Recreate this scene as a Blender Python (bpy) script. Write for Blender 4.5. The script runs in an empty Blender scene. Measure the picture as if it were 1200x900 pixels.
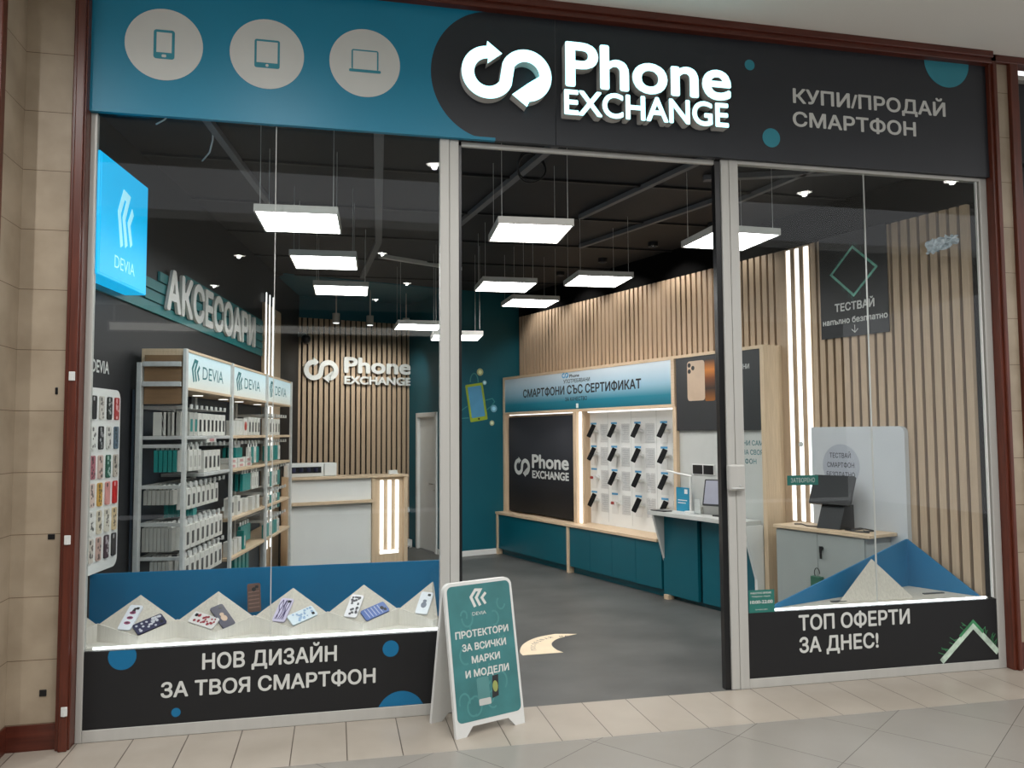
import bpy, bmesh, math, random
from mathutils import Matrix, Vector
from mathutils.geometry import delaunay_2d_cdt
import numpy as np
random.seed(7)
SC = bpy.context.scene
COL = SC.collection
# ---------------------------------------------------------------- camera
cam_d = bpy.data.cameras.new('camera')
cam_d.sensor_fit = 'HORIZONTAL'; cam_d.sensor_width = 36.0
cam_d.lens = 936.4575 / 1200 * 36.0
cam_d.clip_start = 0.05; cam_d.clip_end = 200
cam = bpy.data.objects.new('camera', cam_d); COL.objects.link(cam)
YAW, PITCH, ROLL = 0.2171, 0.0612, -0.0059
_f = Vector((math.sin(YAW) * math.cos(PITCH), math.cos(YAW) * math.cos(PITCH), math.sin(PITCH)))
_r = Vector((math.cos(YAW), -math.sin(YAW), 0)); _u = _r.cross(_f)
_r, _u = math.cos(ROLL) * _r + math.sin(ROLL) * _u, -math.sin(ROLL) * _r + math.cos(ROLL) * _u
cam.matrix_world = Matrix(((_r.x, _u.x, -_f.x, 1.5616), (_r.y, _u.y, -_f.y, -5.5211), (_r.z, _u.z, -_f.z, 1.9), (0, 0, 0, 1)))
SC.camera = cam
# ---------------------------------------------------------------- world, exposure
w = bpy.data.worlds.new('mall_air'); SC.world = w; w.use_nodes = True
bg = w.node_tree.nodes['Background']
bg.inputs[0].default_value = (0.98, 0.98, 1.0, 1); bg.inputs[1].default_value = 1.25
SC.view_settings.view_transform = 'Standard'; SC.view_settings.look = 'None'
SC.view_settings.gamma = 1; SC.view_settings.use_curve_mapping = False
SC.view_settings.exposure = 0.0
LAMP_PANEL = 18.0      # radiance of the hanging ceiling panels
MALL_SPOT = 80.0      # watts of each mall downlight
LED = 1.6              # radiance of the LED tubes
# ---------------------------------------------------------------- frames
MW = Matrix.Identity(4)
RA = -0.3056
P0 = Vector((6.680, 0.06, 0))
_rr = Vector((math.sin(RA), math.cos(RA), 0)); _nn = Vector((-_rr.y, _rr.x, 0))
MR = Matrix(((_rr.x, _nn.x, 0, P0.x), (_rr.y, _nn.y, 0, P0.y), (0, 0, 1, 0), (0, 0, 0, 1)))   # right wall: (along, out, up)
LA = math.radians(8.2)
_ll = Vector((math.sin(LA), math.cos(LA), 0)); _mm = Vector((_ll.y, -_ll.x, 0))
ML = Matrix(((_mm.x, _ll.x, 0, -0.14), (_mm.y, _ll.y, 0, 0), (0, 0, 1, 0), (0, 0, 0, 1)))      # left wall: (out, along, up)
# ---------------------------------------------------------------- materials
def lin(c):
    c = c / 255.0
    return c / 12.92 if c <= 0.04045 else ((c + 0.055) / 1.055) ** 2.4
def rgb(r, g, b): return (lin(r), lin(g), lin(b), 1)
def mat(name, col, rough=0.5, metal=0.0, var=0.06, scale=6.0, stretch=(1, 1, 1), bump=0.0, emit=None, es=0.0, spec=0.5, detail=3):
    m = bpy.data.materials.new(name); m.use_nodes = True
    nt = m.node_tree; b = nt.nodes['Principled BSDF']
    b.inputs['Roughness'].default_value = rough; b.inputs['Metallic'].default_value = metal
    b.inputs['Specular IOR Level'].default_value = spec
    if emit:
        b.inputs['Base Color'].default_value = col
        b.inputs['Emission Color'].default_value = emit; b.inputs['Emission Strength'].default_value = es
        return m
    tc = nt.nodes.new('ShaderNodeTexCoord'); mp = nt.nodes.new('ShaderNodeMapping')
    mp.inputs['Scale'].default_value = stretch
    nz = nt.nodes.new('ShaderNodeTexNoise'); nz.inputs['Scale'].default_value = scale; nz.inputs['Detail'].default_value = detail
    nt.links.new(tc.outputs['Object'], mp.inputs[0]); nt.links.new(mp.outputs[0], nz.inputs['Vector'])
    rp = nt.nodes.new('ShaderNodeValToRGB')
    rp.color_ramp.elements[0].position = 0.3; rp.color_ramp.elements[1].position = 0.7
    rp.color_ramp.elements[0].color = tuple(max(0, c * (1 - var)) for c in col[:3]) + (1,)
    rp.color_ramp.elements[1].color = tuple(min(1, c * (1 + var)) for c in col[:3]) + (1,)
    nt.links.new(nz.outputs['Fac'], rp.inputs[0]); nt.links.new(rp.outputs[0], b.inputs['Base Color'])
    if bump:
        bp = nt.nodes.new('ShaderNodeBump'); bp.inputs['Strength'].default_value = bump; bp.inputs['Distance'].default_value = 0.01
        nt.links.new(nz.outputs['Fac'], bp.inputs['Height']); nt.links.new(bp.outputs[0], b.inputs['Normal'])
    return m
def brick(name, col, mortar, bw, rh, ms, rot=0.0, off=0.0, loc=(0, 0, 0), rough=0.3, axes=None, var=0.07, nscale=3.0):
    m = bpy.data.materials.new(name); m.use_nodes = True
    nt = m.node_tree; b = nt.nodes['Principled BSDF']; b.inputs['Roughness'].default_value = rough
    tc = nt.nodes.new('ShaderNodeTexCoord'); mp = nt.nodes.new('ShaderNodeMapping')
    mp.inputs['Location'].default_value = loc; mp.inputs['Rotation'].default_value = axes or (0, 0, rot)
    br = nt.nodes.new('ShaderNodeTexBrick'); br.offset = off; br.squash = 1.0
    br.inputs['Scale'].default_value = 1.0; br.inputs['Brick Width'].default_value = bw; br.inputs['Row Height'].default_value = rh
    br.inputs['Mortar Size'].default_value = ms; br.inputs['Mortar Smooth'].default_value = 0.1; br.inputs['Bias'].default_value = 0
    br.inputs['Color1'].default_value = col; br.inputs['Color2'].default_value = tuple(c * 0.95 for c in col[:3]) + (1,)
    br.inputs['Mortar'].default_value = mortar
    nz = nt.nodes.new('ShaderNodeTexNoise'); nz.inputs['Scale'].default_value = nscale; nz.inputs['Detail'].default_value = 6
    mx = nt.nodes.new('ShaderNodeMix'); mx.data_type = 'RGBA'; mx.blend_type = 'MULTIPLY'; mx.inputs[0].default_value = 1.0
    rp = nt.nodes.new('ShaderNodeValToRGB')
    rp.color_ramp.elements[0].color = (1 - var * 2.5, 1 - var * 2.7, 1 - var * 3, 1); rp.color_ramp.elements[1].color = (1, 1, 1, 1)
    rp.color_ramp.elements[0].position = 0.3; rp.color_ramp.elements[1].position = 0.65
    nt.links.new(tc.outputs['Object'], mp.inputs[0]); nt.links.new(mp.outputs[0], br.inputs['Vector'])
    nt.links.new(tc.outputs['Object'], nz.inputs['Vector']); nt.links.new(nz.outputs['Fac'], rp.inputs[0])
    nt.links.new(br.outputs['Color'], mx.inputs[6]); nt.links.new(rp.outputs[0], mx.inputs[7])
    nt.links.new(mx.outputs[2], b.inputs['Base Color'])
    return m
def grad(name, axis, z0, z1, stops, rough=0.4, es=0.0):
    """a printed graphic whose colours run along one axis of the print"""
    m = bpy.data.materials.new(name); m.use_nodes = True
    nt = m.node_tree; b = nt.nodes['Principled BSDF']; b.inputs['Roughness'].default_value = rough
    tc = nt.nodes.new('ShaderNodeTexCoord'); sp = nt.nodes.new('ShaderNodeSeparateXYZ')
    mr = nt.nodes.new('ShaderNodeMapRange'); mr.inputs[1].default_value = z0; mr.inputs[2].default_value = z1
    rp = nt.nodes.new('ShaderNodeValToRGB')
    while len(rp.color_ramp.elements) < len(stops): rp.color_ramp.elements.new(0.5)
    for e, (p, c) in zip(rp.color_ramp.elements, stops): e.position = p; e.color = c
    nt.links.new(tc.outputs['Object'], sp.inputs[0]); nt.links.new(sp.outputs[axis], mr.inputs[0])
    nt.links.new(mr.outputs[0], rp.inputs[0]); nt.links.new(rp.outputs[0], b.inputs['Base Color'])
    if es:
        nt.links.new(rp.outputs[0], b.inputs['Emission Color']); b.inputs['Emission Strength'].default_value = es
    return m
def glass_mat(name='clear_glass', tint=(0.93, 0.95, 0.95, 1)):
    m = bpy.data.materials.new(name); m.use_nodes = True
    nt = m.node_tree
    for n in list(nt.nodes): nt.nodes.remove(n)
    o = nt.nodes.new('ShaderNodeOutputMaterial'); t = nt.nodes.new('ShaderNodeBsdfTransparent'); g = nt.nodes.new('ShaderNodeBsdfGlossy')
    fr = nt.nodes.new('ShaderNodeFresnel'); fr.inputs[0].default_value = 1.5; mx = nt.nodes.new('ShaderNodeMixShader')
    t.inputs[0].default_value = tint; g.inputs['Roughness'].default_value = 0.0
    ge = nt.nodes.new('ShaderNodeNewGeometry'); mr = nt.nodes.new('ShaderNodeMapRange')
    mr.inputs[3].default_value = 1.34; mr.inputs[4].default_value = 1 / 1.34
    nt.links.new(ge.outputs['Backfacing'], mr.inputs[0]); nt.links.new(mr.outputs[0], fr.inputs[0])
    nt.links.new(fr.outputs[0], mx.inputs[0]); nt.links.new(t.outputs[0], mx.inputs[1]); nt.links.new(g.outputs[0], mx.inputs[2])
    nt.links.new(mx.outputs[0], o.inputs[0])
    return m
def emis(name, col, s): return mat(name, (col[0] * 0.8, col[1] * 0.8, col[2] * 0.8, 1), 0.5, emit=col, es=s)

M = {}
M['wood'] = mat('oak_wood', rgb(208, 184, 154), 0.5, var=0.10, scale=5, stretch=(14, 14, 0.8))
M['slat'] = mat('oak_slat', rgb(184, 160, 134), 0.55, var=0.09, scale=5, stretch=(14, 14, 0.6))
M['wood_h'] = mat('oak_edge', rgb(208, 184, 154), 0.5, var=0.10, scale=5, stretch=(0.8, 14, 14))
M['ash'] = mat('pale_ash', rgb(205, 198, 186), 0.6, var=0.10, scale=6, stretch=(16, 16, 1.2))
M['ash_lit'] = mat('pale_ash_lit', rgb(216, 211, 202), 0.6, var=0.06, scale=6, stretch=(16, 16, 1.2))  # same ash, paler: LED light on the front painted into the colour
M['ash'] = mat('pale_ash', rgb(194, 187, 175), 0.6, var=0.10, scale=6, stretch=(16, 16, 1.2))
M['mahog'] = mat('mahogany_trim', rgb(90, 40, 25), 0.35, var=0.25, scale=4, stretch=(10, 10, 0.8))
M['mahog_h'] = mat('mahogany_beam', rgb(88, 40, 28), 0.35, var=0.25, scale=4, stretch=(0.6, 10, 10))
M['alu'] = mat('grey_aluminium', rgb(188, 187, 182), 0.45, 0.15, var=0.04, scale=3, stretch=(4, 4, 0.3))
M['steel'] = mat('galvanised_steel', rgb(200, 202, 200), 0.42, 0.12, var=0.08, scale=20)
M['black'] = mat('matt_black', rgb(20, 21, 23), 0.55, var=0.1)
M['fblack'] = mat('fascia_black', rgb(36, 40, 47), 0.42, var=0.06, scale=1.5)
M['vblack'] = mat('black_vinyl', rgb(15, 16, 19), 0.6, var=0.08)
M['ftea'] = mat('fascia_teal', rgb(8, 130, 164), 0.42, var=0.04, scale=1.0)
M['disc'] = mat('fascia_disc_teal', rgb(44, 138, 156), 0.5, var=0.06)
M['white'] = mat('white_board', rgb(226, 227, 224), 0.5, var=0.02)
M['fgrey'] = mat('vinyl_grey_white', rgb(208, 210, 206), 0.5, var=0.02)
M['lgrey'] = mat('light_grey_laminate', rgb(190, 192, 188), 0.45, var=0.03)
M['cgrey'] = mat('cabinet_grey', rgb(158, 163, 160), 0.4, var=0.03)
M['teal'] = mat('teal_paint', rgb(0, 86, 100), 0.55, var=0.05, scale=2)
M['tealcab'] = mat('teal_laminate', rgb(0, 86, 100), 0.4, var=0.04, scale=2)
M['blue'] = mat('display_blue', rgb(0, 106, 152), 0.5, var=0.04, scale=2)
M['charc'] = mat('charcoal_wall', rgb(27, 28, 31), 0.6, var=0.08, scale=2)
M['ceil'] = mat('ceiling_black', rgb(13, 16, 22), 0.7, var=0.15, scale=2)
M['rail'] = mat('ceiling_rail_grey', rgb(98, 100, 104), 0.6, var=0.08)
M['mallceil'] = mat('mall_ceiling_paint', rgb(234, 231, 224), 0.8, var=0.02, scale=0.6)
M['floor'] = mat('grey_vinyl_floor', rgb(86, 86, 84), 0.42, var=0.26, scale=1.6, stretch=(1.0, 1.3, 1), detail=8)
M['chrome'] = mat('brushed_chrome', rgb(190, 190, 188), 0.25, 0.9, var=0.03)
M['pblack'] = mat('black_plastic', rgb(22, 23, 25), 0.3, var=0.1)
M['felt'] = mat('black_felt', rgb(6, 6, 6), 0.9, var=0.1, spec=0.1)
M['phoneblack'] = mat('phone_black', rgb(10, 11, 12), 0.6, var=0.1, spec=0.15)
M['screen'] = mat('dark_screen', rgb(24, 27, 29), 0.3, var=0.05)
M['stripe'] = mat('sign_stripe_teal', rgb(20, 112, 116), 0.5, var=0.05)
M['greentag'] = mat('tag_green', rgb(38, 112, 102), 0.5, var=0.04)
M['signteal'] = mat('poster_teal', rgb(56, 118, 120), 0.45, var=0.16, scale=5)
M['plastic'] = mat('white_plastic', rgb(214, 215, 212), 0.35, var=0.03)
M['packgrey'] = mat('packet_grey', rgb(176, 175, 168), 0.45, var=0.05, scale=12)
M['packwhite'] = mat('packet_white', rgb(214, 213, 206), 0.4, var=0.05, scale=12)
M['packteal'] = mat('packet_teal', rgb(24, 132, 128), 0.4, var=0.06, scale=8)
M['packdark'] = mat('packet_window', rgb(40, 42, 44), 0.3, var=0.15, scale=20)
M['cream'] = mat('cream_vinyl', rgb(236, 216, 186), 0.5, var=0.05)
M['ink'] = mat('grey_ink', rgb(70, 72, 74), 0.6, var=0.05)
M['greenink'] = mat('green_blue_ink', rgb(70, 116, 120), 0.5, var=0.3, scale=8)
M['glass'] = glass_mat()
M['acryl'] = glass_mat('clear_acrylic', (0.95, 0.97, 0.98, 1))
M['sign_face'] = emis('lit_letter_face', (0.47, 0.95, 1.0, 1), 2.0)
M['sign_side'] = mat('letter_side_grey', rgb(200, 200, 196), 0.5, var=0.05)
M['panel_light'] = emis('panel_diffuser', (1.0, 0.99, 0.97, 1), LAMP_PANEL)
M['led'] = emis('led_tube', (1.0, 0.99, 0.97, 1), LED)
M['ledcool'] = emis('led_strip_cool', (0.92, 0.96, 1.0, 1), 4.5)
M['blue_lit'] = emis('lit_blue_face', (0.0, 0.43, 0.80, 1), 0.95)
M['blue_logo'] = emis('lit_pale_logo', (0.33, 0.72, 0.86, 1), 1.0)
M['hdr_lit'] = grad('lit_header_face', 2, 2.27, 2.56, [(0, rgb(205, 205, 196)), (0.5, rgb(205, 220, 222)), (1, rgb(190, 216, 224))], es=0.35)
M['tealink'] = mat('teal_ink', rgb(16, 116, 122), 0.5, var=0.04)
M['down'] = emis('downlight_lens', (1.0, 0.95, 0.88, 1), 26.0)
M['marble'] = brick('beige_marble', rgb(178, 163, 142), rgb(104, 86, 66), 4.0, 0.3795, 0.0022, axes=(math.radians(-90), 0, 0), loc=(0.55, -0.1565, 0), rough=0.5, var=0.10, nscale=3.5)
M['strip'] = brick('cream_threshold_tile', rgb(174, 165, 153), rgb(84, 74, 66), 0.3255, 2.0, 0.0032, loc=(-0.014, 0.9, 0), rough=0.3, var=0.04)
M['malltile'] = brick('grey_mall_tile', rgb(150, 146, 139), rgb(98, 94, 88), 0.65, 0.637, 0.0022, rot=math.radians(-37), loc=(-0.13, -0.103, 0), rough=0.25, var=0.04, nscale=1.2)
# ---------------------------------------------------------------- mesh builder
GL = {}
def glyphs(s, bold, ext):
    """outline the built-in font and fill every contour with its own holes (overlapping contours stay whole)"""
    k = (s, bold, ext)
    if k in GL: return GL[k]
    cu = bpy.data.curves.new('txt', 'FONT'); cu.body = s; cu.size = 1.0
    o = bpy.data.objects.new('txt', cu); COL.objects.link(o)
    dg = bpy.context.evaluated_depsgraph_get(); oc = o.evaluated_get(dg).to_curve(dg)
    rings = []
    for sp in oc.splines:
        pts = []
        if sp.type == 'BEZIER':
            bp = sp.bezier_points; n = len(bp)
            for i in range(n):
                p0, p1, q = bp[i], bp[(i + 1) % n], 5
                h1, h2 = p0.handle_right, p1.handle_left
                if (h1 - p0.co).cross(p1.co - p0.co).length < 1e-6 and (h2 - p0.co).cross(p1.co - p0.co).length < 1e-6: q = 1
                for j in range(q):
                    t = j / q; pts.append(p0.co * (1 - t) ** 3 + h1 * 3 * t * (1 - t) ** 2 + h2 * 3 * t * t * (1 - t) + p1.co * t ** 3)
        else: pts = [Vector(p.co[:3]) for p in sp.points]
        out = []
        for p in pts:
            if not out or (p - out[-1]).length > 1e-5: out.append(Vector((p.x, p.y, 0)))
        if len(out) > 2 and (out[0] - out[-1]).length < 1e-5: out.pop()
        if len(out) > 2: rings.append(out)
    o.evaluated_get(dg).to_curve_clear(); bpy.data.objects.remove(o); bpy.data.curves.remove(cu)
    if bold > 0:
        rings = [[p + Vector((math.cos(q * math.pi / 4) * bold, math.sin(q * math.pi / 4) * bold, 0)) for p in r] for q in range(8) for r in rings]
    if not rings:
        GL[k] = ([], []); return GL[k]
    pts = [Vector((p.x, p.y)) for r in rings for p in r]; ed = []; n = 0
    for r in rings:
        ed += [(n + i, n + (i + 1) % len(r)) for i in range(len(r))]; n += len(r)
    cv, _, cf = delaunay_2d_cdt(pts, ed, [], 0, 1e-6)[:3]
    V_ = np.array([(v.x, v.y) for v in cv]); F_ = np.array([f for f in cf if len(f) == 3])
    cen = V_[F_].mean(axis=1); wind = np.zeros(len(F_), int)
    for r in rings:
        R_ = np.array([(p.x, p.y) for p in r]); lo, hi = R_.min(0), R_.max(0)
        ix = np.where((cen >= lo).all(1) & (cen <= hi).all(1))[0]
        if not len(ix): continue
        c = cen[ix]; A_, B_ = R_, np.roll(R_, -1, axis=0)
        cr = (B_[:, 0] - A_[:, 0])[None] * (c[:, 1:2] - A_[:, 1][None]) - (c[:, 0:1] - A_[:, 0][None]) * (B_[:, 1] - A_[:, 1])[None]
        upw = (A_[:, 1][None] <= c[:, 1:2]) & (B_[:, 1][None] > c[:, 1:2]) & (cr > 0)
        dnw = (A_[:, 1][None] > c[:, 1:2]) & (B_[:, 1][None] <= c[:, 1:2]) & (cr < 0)
        wind[ix] += upw.sum(1) - dnw.sum(1)
    P3_ = V_[F_]; ar = (P3_[:, 1, 0] - P3_[:, 0, 0]) * (P3_[:, 2, 1] - P3_[:, 0, 1]) - (P3_[:, 2, 0] - P3_[:, 0, 0]) * (P3_[:, 1, 1] - P3_[:, 0, 1])
    keep = [tuple(int(i) for i in (f if a_ > 0 else f[::-1])) for f, w_, a_ in zip(F_, wind, ar) if w_ != 0 and abs(a_) > 1e-12]
    used = sorted({i for f in keep for i in f}); mp = {j: i for i, j in enumerate(used)}; m = len(used)
    if not ext:
        vs = [Vector((V_[j, 0], V_[j, 1], 0)) for j in used]; fs = [tuple(mp[i] for i in f) for f in keep]
    else:
        vs = [Vector((V_[j, 0], V_[j, 1], z)) for z in (0.5, -0.5) for j in used]
        fs = [tuple(mp[i] for i in f) for f in keep] + [tuple(m + mp[i] for i in reversed(f)) for f in keep]
        he = {(f[i], f[(i + 1) % 3]) for f in keep for i in range(3)}
        fs += [(mp[a_], m + mp[a_], m + mp[b_], mp[b_]) for a_, b_ in he if (b_, a_) not in he]
    GL[k] = (vs, fs); return GL[k]
CAPH = None
def cap_height():
    global CAPH
    if CAPH is None:
        vs, _ = glyphs('H', 0.0, False); CAPH = max(v.y for v in vs) - min(v.y for v in vs)
    return CAPH
class MB:
    def __init__(self): self.v = []; self.f = []; self.m = []; self.sm = []
    def add(self, vs, fs, mi=0, smooth=False):
        n = len(self.v); self.v += [Vector(v) for v in vs]
        for f in fs: self.f.append(tuple(i + n for i in f)); self.m.append(mi); self.sm.append(smooth)
        return self
    def box(self, x0, x1, y0, y1, z0, z1, mi=0, bev=0.0):
        if x0 > x1: x0, x1 = x1, x0
        if y0 > y1: y0, y1 = y1, y0
        if z0 > z1: z0, z1 = z1, z0
        if bev > 0:
            b = min(bev, (x1 - x0) / 2.1, (y1 - y0) / 2.1, (z1 - z0) / 2.1)
            bm = bmesh.new(); bmesh.ops.create_cube(bm, size=1)
            for v in bm.verts: v.co = Vector(((x0 + x1) / 2 + v.co.x * (x1 - x0), (y0 + y1) / 2 + v.co.y * (y1 - y0), (z0 + z1) / 2 + v.co.z * (z1 - z0)))
            bmesh.ops.bevel(bm, geom=list(bm.edges), offset=b, segments=2, affect='EDGES', profile=0.5)
            self.bm(bm, mi); return self
        vs = [(x, y, z) for x in (x0, x1) for y in (y0, y1) for z in (z0, z1)]
        return self.add(vs, [(0, 1, 3, 2), (4, 6, 7, 5), (0, 4, 5, 1), (2, 3, 7, 6), (0, 2, 6, 4), (1, 5, 7, 3)], mi)
    def bm(self, bm, mi=0, smooth=False):
        bm.verts.ensure_lookup_table(); bm.verts.index_update()
        self.add([v.co.copy() for v in bm.verts], [[v.index for v in f.verts] for f in bm.faces], mi, smooth); bm.free()
    def prism(self, poly, O, ux, uy, un, d, mi=0, mi_side=None):
        """polygon (2D, counter-clockwise seen from un) in the plane O, ux, uy; front face at d along un, back face at 0 (d=0: one flat face)"""
        O, ux, uy, un = Vector(O), Vector(ux), Vector(uy), Vector(un)
        a = sum(poly[i][0] * poly[(i + 1) % len(poly)][1] - poly[(i + 1) % len(poly)][0] * poly[i][1] for i in range(len(poly)))
        if a < 0: poly = list(reversed(poly))
        n = len(poly)
        fr = [O + ux * p[0] + uy * p[1] + un * d for p in poly]
        if d == 0: return self.add(fr, [tuple(range(n))], mi)
        bk = [O + ux * p[0] + uy * p[1] for p in poly]
        self.add(fr + bk, [tuple(range(n)), tuple(range(2 * n - 1, n - 1, -1))], mi)
        k = len(self.v) - 2 * n
        for i in range(n):
            j = (i + 1) % n
            self.f.append((k + i, k + n + i, k + n + j, k + j)); self.m.append(mi if mi_side is None else mi_side); self.sm.append(False)
        return self
    def cyl(self, a, b, r, seg=12, mi=0, r2=None, smooth=True):
        a, b = Vector(a), Vector(b); r2 = r if r2 is None else r2
        d = (b - a).normalized(); x = d.orthogonal().normalized(); y = d.cross(x)
        vs = [a + (x * math.cos(2 * math.pi * i / seg) + y * math.sin(2 * math.pi * i / seg)) * r for i in range(seg)]
        vs += [b + (x * math.cos(2 * math.pi * i / seg) + y * math.sin(2 * math.pi * i / seg)) * r2 for i in range(seg)]
        self.add(vs, [(i, (i + 1) % seg, seg + (i + 1) % seg, seg + i) for i in range(seg)], mi, smooth)
        self.add(vs[:seg], [tuple(reversed(range(seg)))], mi); self.add(vs[seg:], [tuple(range(seg))], mi)
        return self
    def tube(self, pts, r, seg=6, mi=0):
        pts = [Vector(p) for p in pts]
        rings = []
        for i, p in enumerate(pts):
            d = (pts[min(i + 1, len(pts) - 1)] - pts[max(i - 1, 0)]).normalized()
            x = d.cross(Vector((0.13, 0.27, 0.95))); x = x.normalized() if x.length > 1e-4 else d.orthogonal().normalized(); y = d.cross(x)
            rings.append([p + (x * math.cos(2 * math.pi * k / seg) + y * math.sin(2 * math.pi * k / seg)) * r for k in range(seg)])
        vs = [v for q in rings for v in q]; fs = []
        for i in range(len(pts) - 1):
            for k in range(seg): fs.append((i * seg + k, i * seg + (k + 1) % seg, (i + 1) * seg + (k + 1) % seg, (i + 1) * seg + k))
        fs.append(tuple(reversed(range(seg)))); fs.append(tuple(range((len(pts) - 1) * seg, len(pts) * seg)))
        return self.add(vs, fs, mi, True)
    def text(self, s, O, ux, uy, un, wid, cap, depth=0.0, bold=0.0, mi=0, mi_side=None, center=False):
        vs, fs = glyphs(s, bold, depth > 0)
        if not fs: return self
        O, ux, uy, un = Vector(O), Vector(ux), Vector(uy), Vector(un)
        x0 = min(v.x for v in vs); x1 = max(v.x for v in vs)
        sx = wid / (x1 - x0); sy = cap / (cap_height() + 2 * bold); O = O + uy * (bold * sy)
        if center: O = O - ux * (wid / 2)
        n = len(self.v)
        self.v += [O + ux * ((v.x - x0) * sx) + uy * (v.y * sy) + un * ((v.z + 0.5) * depth if depth > 0 else 0) for v in vs]
        for f in fs:
            side = False
            if depth > 0 and mi_side is not None:
                zz = [vs[i].z for i in f]; side = (max(zz) - min(zz) > 0.1) or zz[0] < 0
            self.f.append(tuple(i + n for i in f)); self.m.append(mi_side if side else mi); self.sm.append(False)
        return self
    def letters(self, *a, **k):
        """the text as a list of builders, one per character cluster"""
        t = MB(); t.text(*a, **k); ux = Vector(a[2])
        par = list(range(len(t.v)))
        def find(i):
            while par[i] != i: par[i] = par[par[i]]; i = par[i]
            return i
        key = {}
        for i, v in enumerate(t.v):
            q = (round(v.x, 5), round(v.y, 5), round(v.z, 5))
            if q in key: par[find(i)] = find(key[q])
            else: key[q] = i
        for f in t.f:
            for i in f[1:]: par[find(i)] = find(f[0])
        isl = {}
        for i, f in enumerate(t.f): isl.setdefault(find(f[0]), []).append(i)
        items = []
        for fl in isl.values():
            xs = [t.v[j].dot(ux) for i in fl for j in t.f[i]]; items.append([min(xs), max(xs), fl])
        items.sort(key=lambda q: q[0]); out = []
        for it in items:
            if out and (min(out[-1][1], it[1]) - it[0]) > 0.5 * min(out[-1][1] - out[-1][0], it[1] - it[0]):
                out[-1][1] = max(out[-1][1], it[1]); out[-1][2] += it[2]
            else: out.append(it)
        res = []
        for _, _, fl in out:
            b = MB(); mp = {}
            for i in fl:
                f = []
                for j in t.f[i]:
                    if j not in mp: mp[j] = len(b.v); b.v.append(t.v[j])
                    f.append(mp[j])
                b.f.append(tuple(f)); b.m.append(t.m[i]); b.sm.append(False)
            res.append(b)
        return res
    def mesh(self, name, mats, base=(0, 0, 0)):
        me = bpy.data.meshes.new(name); base = Vector(base)
        me.from_pydata([tuple(v - base) for v in self.v], [], self.f)
        for x in (mats if isinstance(mats, (list, tuple)) else [mats]): me.materials.append(x)
        me.polygons.foreach_set('material_index', self.m); me.polygons.foreach_set('use_smooth', self.sm)
        me.update(); return me
def stroke(pts, wd):
    """outline polygon of a mitred polyline"""
    L, Rr = [], []
    P = [Vector((p[0], p[1])) for p in pts]
    for i, p in enumerate(P):
        d0 = (P[i] - P[i - 1]).normalized() if i else (P[1] - P[0]).normalized()
        d1 = (P[i + 1] - P[i]).normalized() if i < len(P) - 1 else d0
        n0 = Vector((-d0.y, d0.x)); n1 = Vector((-d1.y, d1.x)); nn = (n0 + n1).normalized()
        k = wd / 2 / max(0.35, nn.dot(n0)); L.append(p + nn * k); Rr.append(p - nn * k)
    return [tuple(q) for q in L] + [tuple(q) for q in reversed(Rr)]
def circ(cx, cy, r, n=40, a0=0, a1=2 * math.pi, ry=None):
    ry = r if ry is None else ry
    full = abs(a1 - a0 - 2 * math.pi) < 1e-6
    k = n if full else n + 1
    return [(cx + r * math.cos(a0 + (a1 - a0) * i / n), cy + ry * math.sin(a0 + (a1 - a0) * i / n)) for i in range(k)]
def rrect(x0, x1, y0, y1, r, n=5):
    out = []
    for cx, cy, a in ((x1 - r, y0 + r, -90), (x1 - r, y1 - r, 0), (x0 + r, y1 - r, 90), (x0 + r, y0 + r, 180)):
        out += [(cx + r * math.cos(math.radians(a + 90 * i / n)), cy + r * math.sin(math.radians(a + 90 * i / n))) for i in range(n + 1)]
    return out
def loop_logo(x0, y0, wd, ht=None):
    """two rings joined into one S path, an arrow head at either end; in a box wd wide"""
    r, hw, c = 135.0, 42.0, 128.0
    path = [(-c + r * math.cos(math.radians(a)), r * math.sin(math.radians(a))) for a in range(92, 331, 7)]
    path += [(c + r * math.cos(math.radians(a)), r * math.sin(math.radians(a))) for a in range(150, -89, -7)]
    P = [Vector(p) for p in path]; L, Rr = [], []
    for i in range(len(P)):
        d = (P[min(i + 1, len(P) - 1)] - P[max(i - 1, 0)]).normalized(); n = Vector((-d.y, d.x))
        L.append(P[i] + n * hw); Rr.append(P[i] - n * hw)
    a, b = P[0], P[-1]
    out = [tuple(q) for q in Rr]
    out += [(b.x, b.y - 76), (b.x - 100, b.y), (b.x, b.y + 76)]
    out += [tuple(q) for q in reversed(L)]
    out += [(a.x, a.y - 76), (a.x + 100, a.y), (a.x, a.y + 76)]
    sx = wd / 610.0; sy = sx if ht is None else ht / 422.0
    return [(x0 + (p[0] + 305) * sx, y0 + (p[1] + 211) * sy) for p in out]
def fold_logo(x0, y0, wd, ht):
    a = stroke([(0.27, 0.0), (0.06, 0.56), (0.36, 0.93), (0.66, 0.9), (0.38, 0.5), (0.58, 0.04)], 0.16)
    b = stroke([(0.98, 0.72), (0.72, 0.46), (0.92, 0.10)], 0.15)
    return [[(x0 + p[0] * wd, y0 + p[1] * ht) for p in q] for q in (a, b)]
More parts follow.
